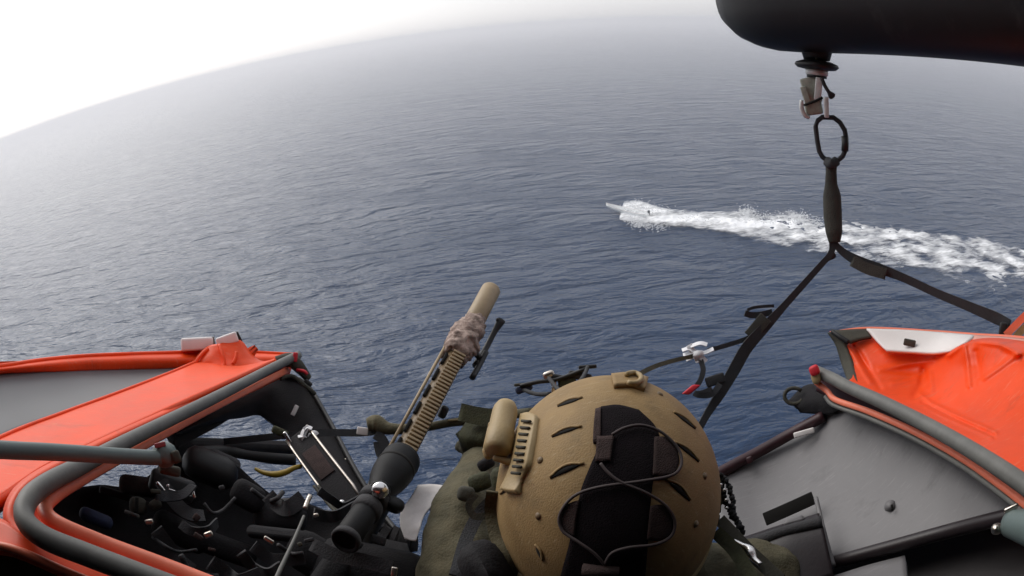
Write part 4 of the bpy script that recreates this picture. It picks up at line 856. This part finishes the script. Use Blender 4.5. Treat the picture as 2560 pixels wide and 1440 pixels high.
# scope
so = P(1003, 1150, .985); se = P(868, 1345, .82); sdr = (se - so).normalized(); SL = (se - so).length
sc = part('scope', lathe([(.024, -.004), (.030, -.004), (.031, .004), (.0305, .045), (.0275, .065), (.0165, .10), (.0145, .11), (.0145, SL - .09), (.0165, SL - .08), (.0185, SL - .05), (.0185, SL - .004), (.0165, SL)], so, sdr, 28), 'scope_black', rifle, label='black scope with large objective bell')
part('focus_ring', lathe([(.0165, SL - .105), (.0225, SL - .103), (.0225, SL - .088), (.0165, SL - .086)], so, sdr, 20), 'charcoal', sc)
part('bell_band', lathe([(.0303, .026), (.0315, .027), (.0315, .032), (.0303, .033)], so, sdr, 28), 'slot', sc)
part('side_turret', rbox(P(985, 1262, .90), sdr, rsd, rup, .03, .03, .03, .4), 'scope_black', sc)
part('objective_lens', lathe([(0, .004), (.0295, .006)], so, sdr, 24), 'slot', sc)
part('eyepiece_ring', lathe([(.014, SL), (.0195, SL - .002), (.0205, SL + .006), (.0175, SL + .010), (.0145, SL + .006)], so, sdr, 28), 'charcoal', sc)
part('eye_lens', lathe([(0, SL + .004), (.0152, SL + .004)], so, sdr, 24), 'black_gloss', sc)
tp_ = P(950, 1226, .875); part('turret', lathe([(0, .014), (.010, .013), (.0125, .009), (.0125, -.012)], tp_, CAM - tp_, 20), 'silver', sc, label='bright round scope turret cap')
part('turret_housing', lathe([(.014, -.005), (.016, -.035)], tp_, CAM - tp_, 16), 'black_gloss', sc)
part('scope_ring', lathe([(.0165, .135), (.021, .137), (.021, .155), (.0165, .157)], so, sdr, 18), 'charcoal', sc)
part('receiver', rbox(P(900, 1330, .98), rdir, rsd, rup, .26, .05, .06, .25), 'black_gloss', rifle)
part('stock', rbox(P(760, 1540, .90), (P(760, 1540, .90) - P(900, 1330, .98)).normalized(), rsd, rup, .30, .045, .09, .3), 'black', rifle)
part('receiver_plate', pxbox(945, 1350, .86, 40, 24, .01, -15, .3), 'charcoal', rifle)
part('bolt_knob', pxbox(880, 1390, .86, 80, 20, .012, -18, .4), 'charcoal', rifle)

# ================================================================== REST STRAP, POST, LOOSE GEAR
rs = empty('rest_strap', P(980, 1110, 1.15), 'taut strap with green padding crossing under the rifle as its rest', 'strap')
part('webbing', ribbon(PP([(560, 1104, 1.30), (700, 1090, 1.25), (800, 1082, 1.2), (900, 1082, 1.16), (950, 1076, 1.14)]), .014, .003, 30), 'strap', rs)
part('padding', tube(PP([(918, 1062, 1.14), (940, 1060, 1.14), (975, 1072, 1.13), (1050, 1070, 1.12), (1120, 1058, 1.11), (1180, 1050, 1.10), (1245, 1040, 1.08), (1330, 1030, 1.05)]), [.012, .018, .011, .008, .0075, .0085, .008, .008], 10, 40), 'olive', rs, label='olive green padding on the strap')
part('buckle', pxbox(906, 1078, 1.13, 28, 20, .006, -8, .3), 'white', rs, label='small white buckle')
part('loop', ribbon(PP([(938, 1086, 1.13), (955, 1098, 1.125), (965, 1125, 1.12), (958, 1142, 1.12), (950, 1128, 1.125), (945, 1104, 1.13)]), .018, .003, 24), 'strap', rs)
part('thin_cord', tube(PP([(1120, 1052, 1.10), (1170, 1046, 1.09), (1230, 1030, 1.06), (1262, 1024, .98)]), .002, 6, 20), 'tan_light', rs)
po = empty('equipment_post', P(900, 1300, 1.0), 'glossy dark leaning equipment post with bright metal edges and taped top', 'post')
pa, pb = P(748, 1092, 1.16), P(895, 1285, 1.02); pd = (pb - pa).normalized(); pe_ = (CAM - pa.lerp(pb, .5)); pe_ = (pe_ - pd * pe_.dot(pd)).normalized(); ps = pd.cross(pe_)
part('body', rbox(pa.lerp(pb, .5), pd, ps, pe_, (pb - pa).length, .052, .03, .2), 'black', po)
part('face_plate', rbox(pa.lerp(pb, .42) + pe_ * .0155, pd, ps, pe_, (pb - pa).length * .34, .030, .004, .2), 'mauve', po)
for s_ in (-1, 1):
    part('edge_strip', tube([pa.lerp(pb, t) + ps * s_ * (.024 if t < .9 else .02) + pe_ * .016 for t in np.linspace(.02, .94, 8)], .0028, 8), 'steel', po)
part('top_clip', pxbox(722, 1100, 1.14, 46, 10, .012, -58, .3), 'silver', po)
part('top_clip', pxbox(700, 1080, 1.15, 44, 20, .02, -24, .3), 'olive_dark', po)
part('screw', lathe([(0, .004), (.005, .003), (.006, 0)], P(855, 1258, 1.005), CAM - P(855, 1258, 1.0), 12), 'silver', po)
part('handle', tube(PP([(752, 1166, 1.11), (735, 1170, 1.10), (715, 1180, 1.10), (690, 1186, 1.10), (660, 1182, 1.11), (638, 1172, 1.12)]), [.004, .0045, .0055, .006, .0045, .003], 10, 26), 'yellow', po, label='bent yellow handle')
for k, off in enumerate((0, 10)):
    part('cable', tube(PP([(795 - off, 1215, 1.05), (815 - off, 1240, 1.03), (838 - off, 1268, 1.0), (855 - off, 1285, .98)]), .003, 8, 14), 'lining', po)
t2 = MB()
for pts in ([(752, 1100), (758, 1078), (768, 1068), (780, 1072)], [(762, 1108), (770, 1086), (784, 1080), (792, 1088)], [(745, 1092), (765, 1090), (785, 1100)], [(756, 1096), (766, 1074), (762, 1066)]):
    t2.add(*ribbon(PP([(x, y, 1.135) for x, y in pts]), .011, .0015, 12, wd=Vector((-.25, .1, 1))))
t2.build('white_tape_loop', M['tape'], label='loop of white tape on top of the dark equipment post', cat='tape loop')
an = empty('whip_antenna', P(690, 1470, .72), 'thin pale antenna rod leaning up from the dark cockpit gear', 'antenna')
part('rod', tube(PP([(680, 1470, .74), (700, 1425, .76), (735, 1350, .80), (760, 1290, .84)]), [.003, .003, .0025, .002], 8, 16), 'seal', an)
part('tip', tube(PP([(762, 1272, .84), (768, 1256, .845), (776, 1238, .85)]), .0035, 8, 8), 'steel', an)
part('joint', pxbox(790, 1288, .86, 14, 10, .006, 10, .4), 'steel', an)
cd_ = sheet([PP([(1045, 1212, 1.0), (1080, 1210, .99), (1115, 1214, .98)]), PP([(1022, 1250, .97), (1058, 1250, .96), (1095, 1248, .95)]), PP([(1003, 1275, .95), (1030, 1282, .94), (1062, 1285, .93)]), PP([(1000, 1310, .92), (1025, 1325, .91), (1050, 1320, .91)]), PP([(1012, 1345, .90), (1026, 1350, .90), (1040, 1352, .90)])], 14, 30, .002, .004, 30, 2)
link('folded_card', *cd_, M['paper'], label='creased white card wedged between scope and the gunner sleeve', cat='card')
gbg = empty('gear_bag', P(880, 1500, .85), 'black gear bag below the scope eyepiece', 'bag')
part('body', pxbox(930, 1450, .90, 330, 190, .15, -12, .4), 'black', gbg)
part('flap', pxbox(800, 1400, .92, 180, 110, .08, -30, .4), 'black', gbg)
part('strap', ribbon(PP([(780, 1360, .86), (830, 1385, .85), (900, 1400, .84), (980, 1420, .83)]), .02, .003, 16), 'charcoal', gbg)
part('zip_pull', pxbox(985, 1430, .80, 16, 26, .006, -10, .3), 'steel', gbg)
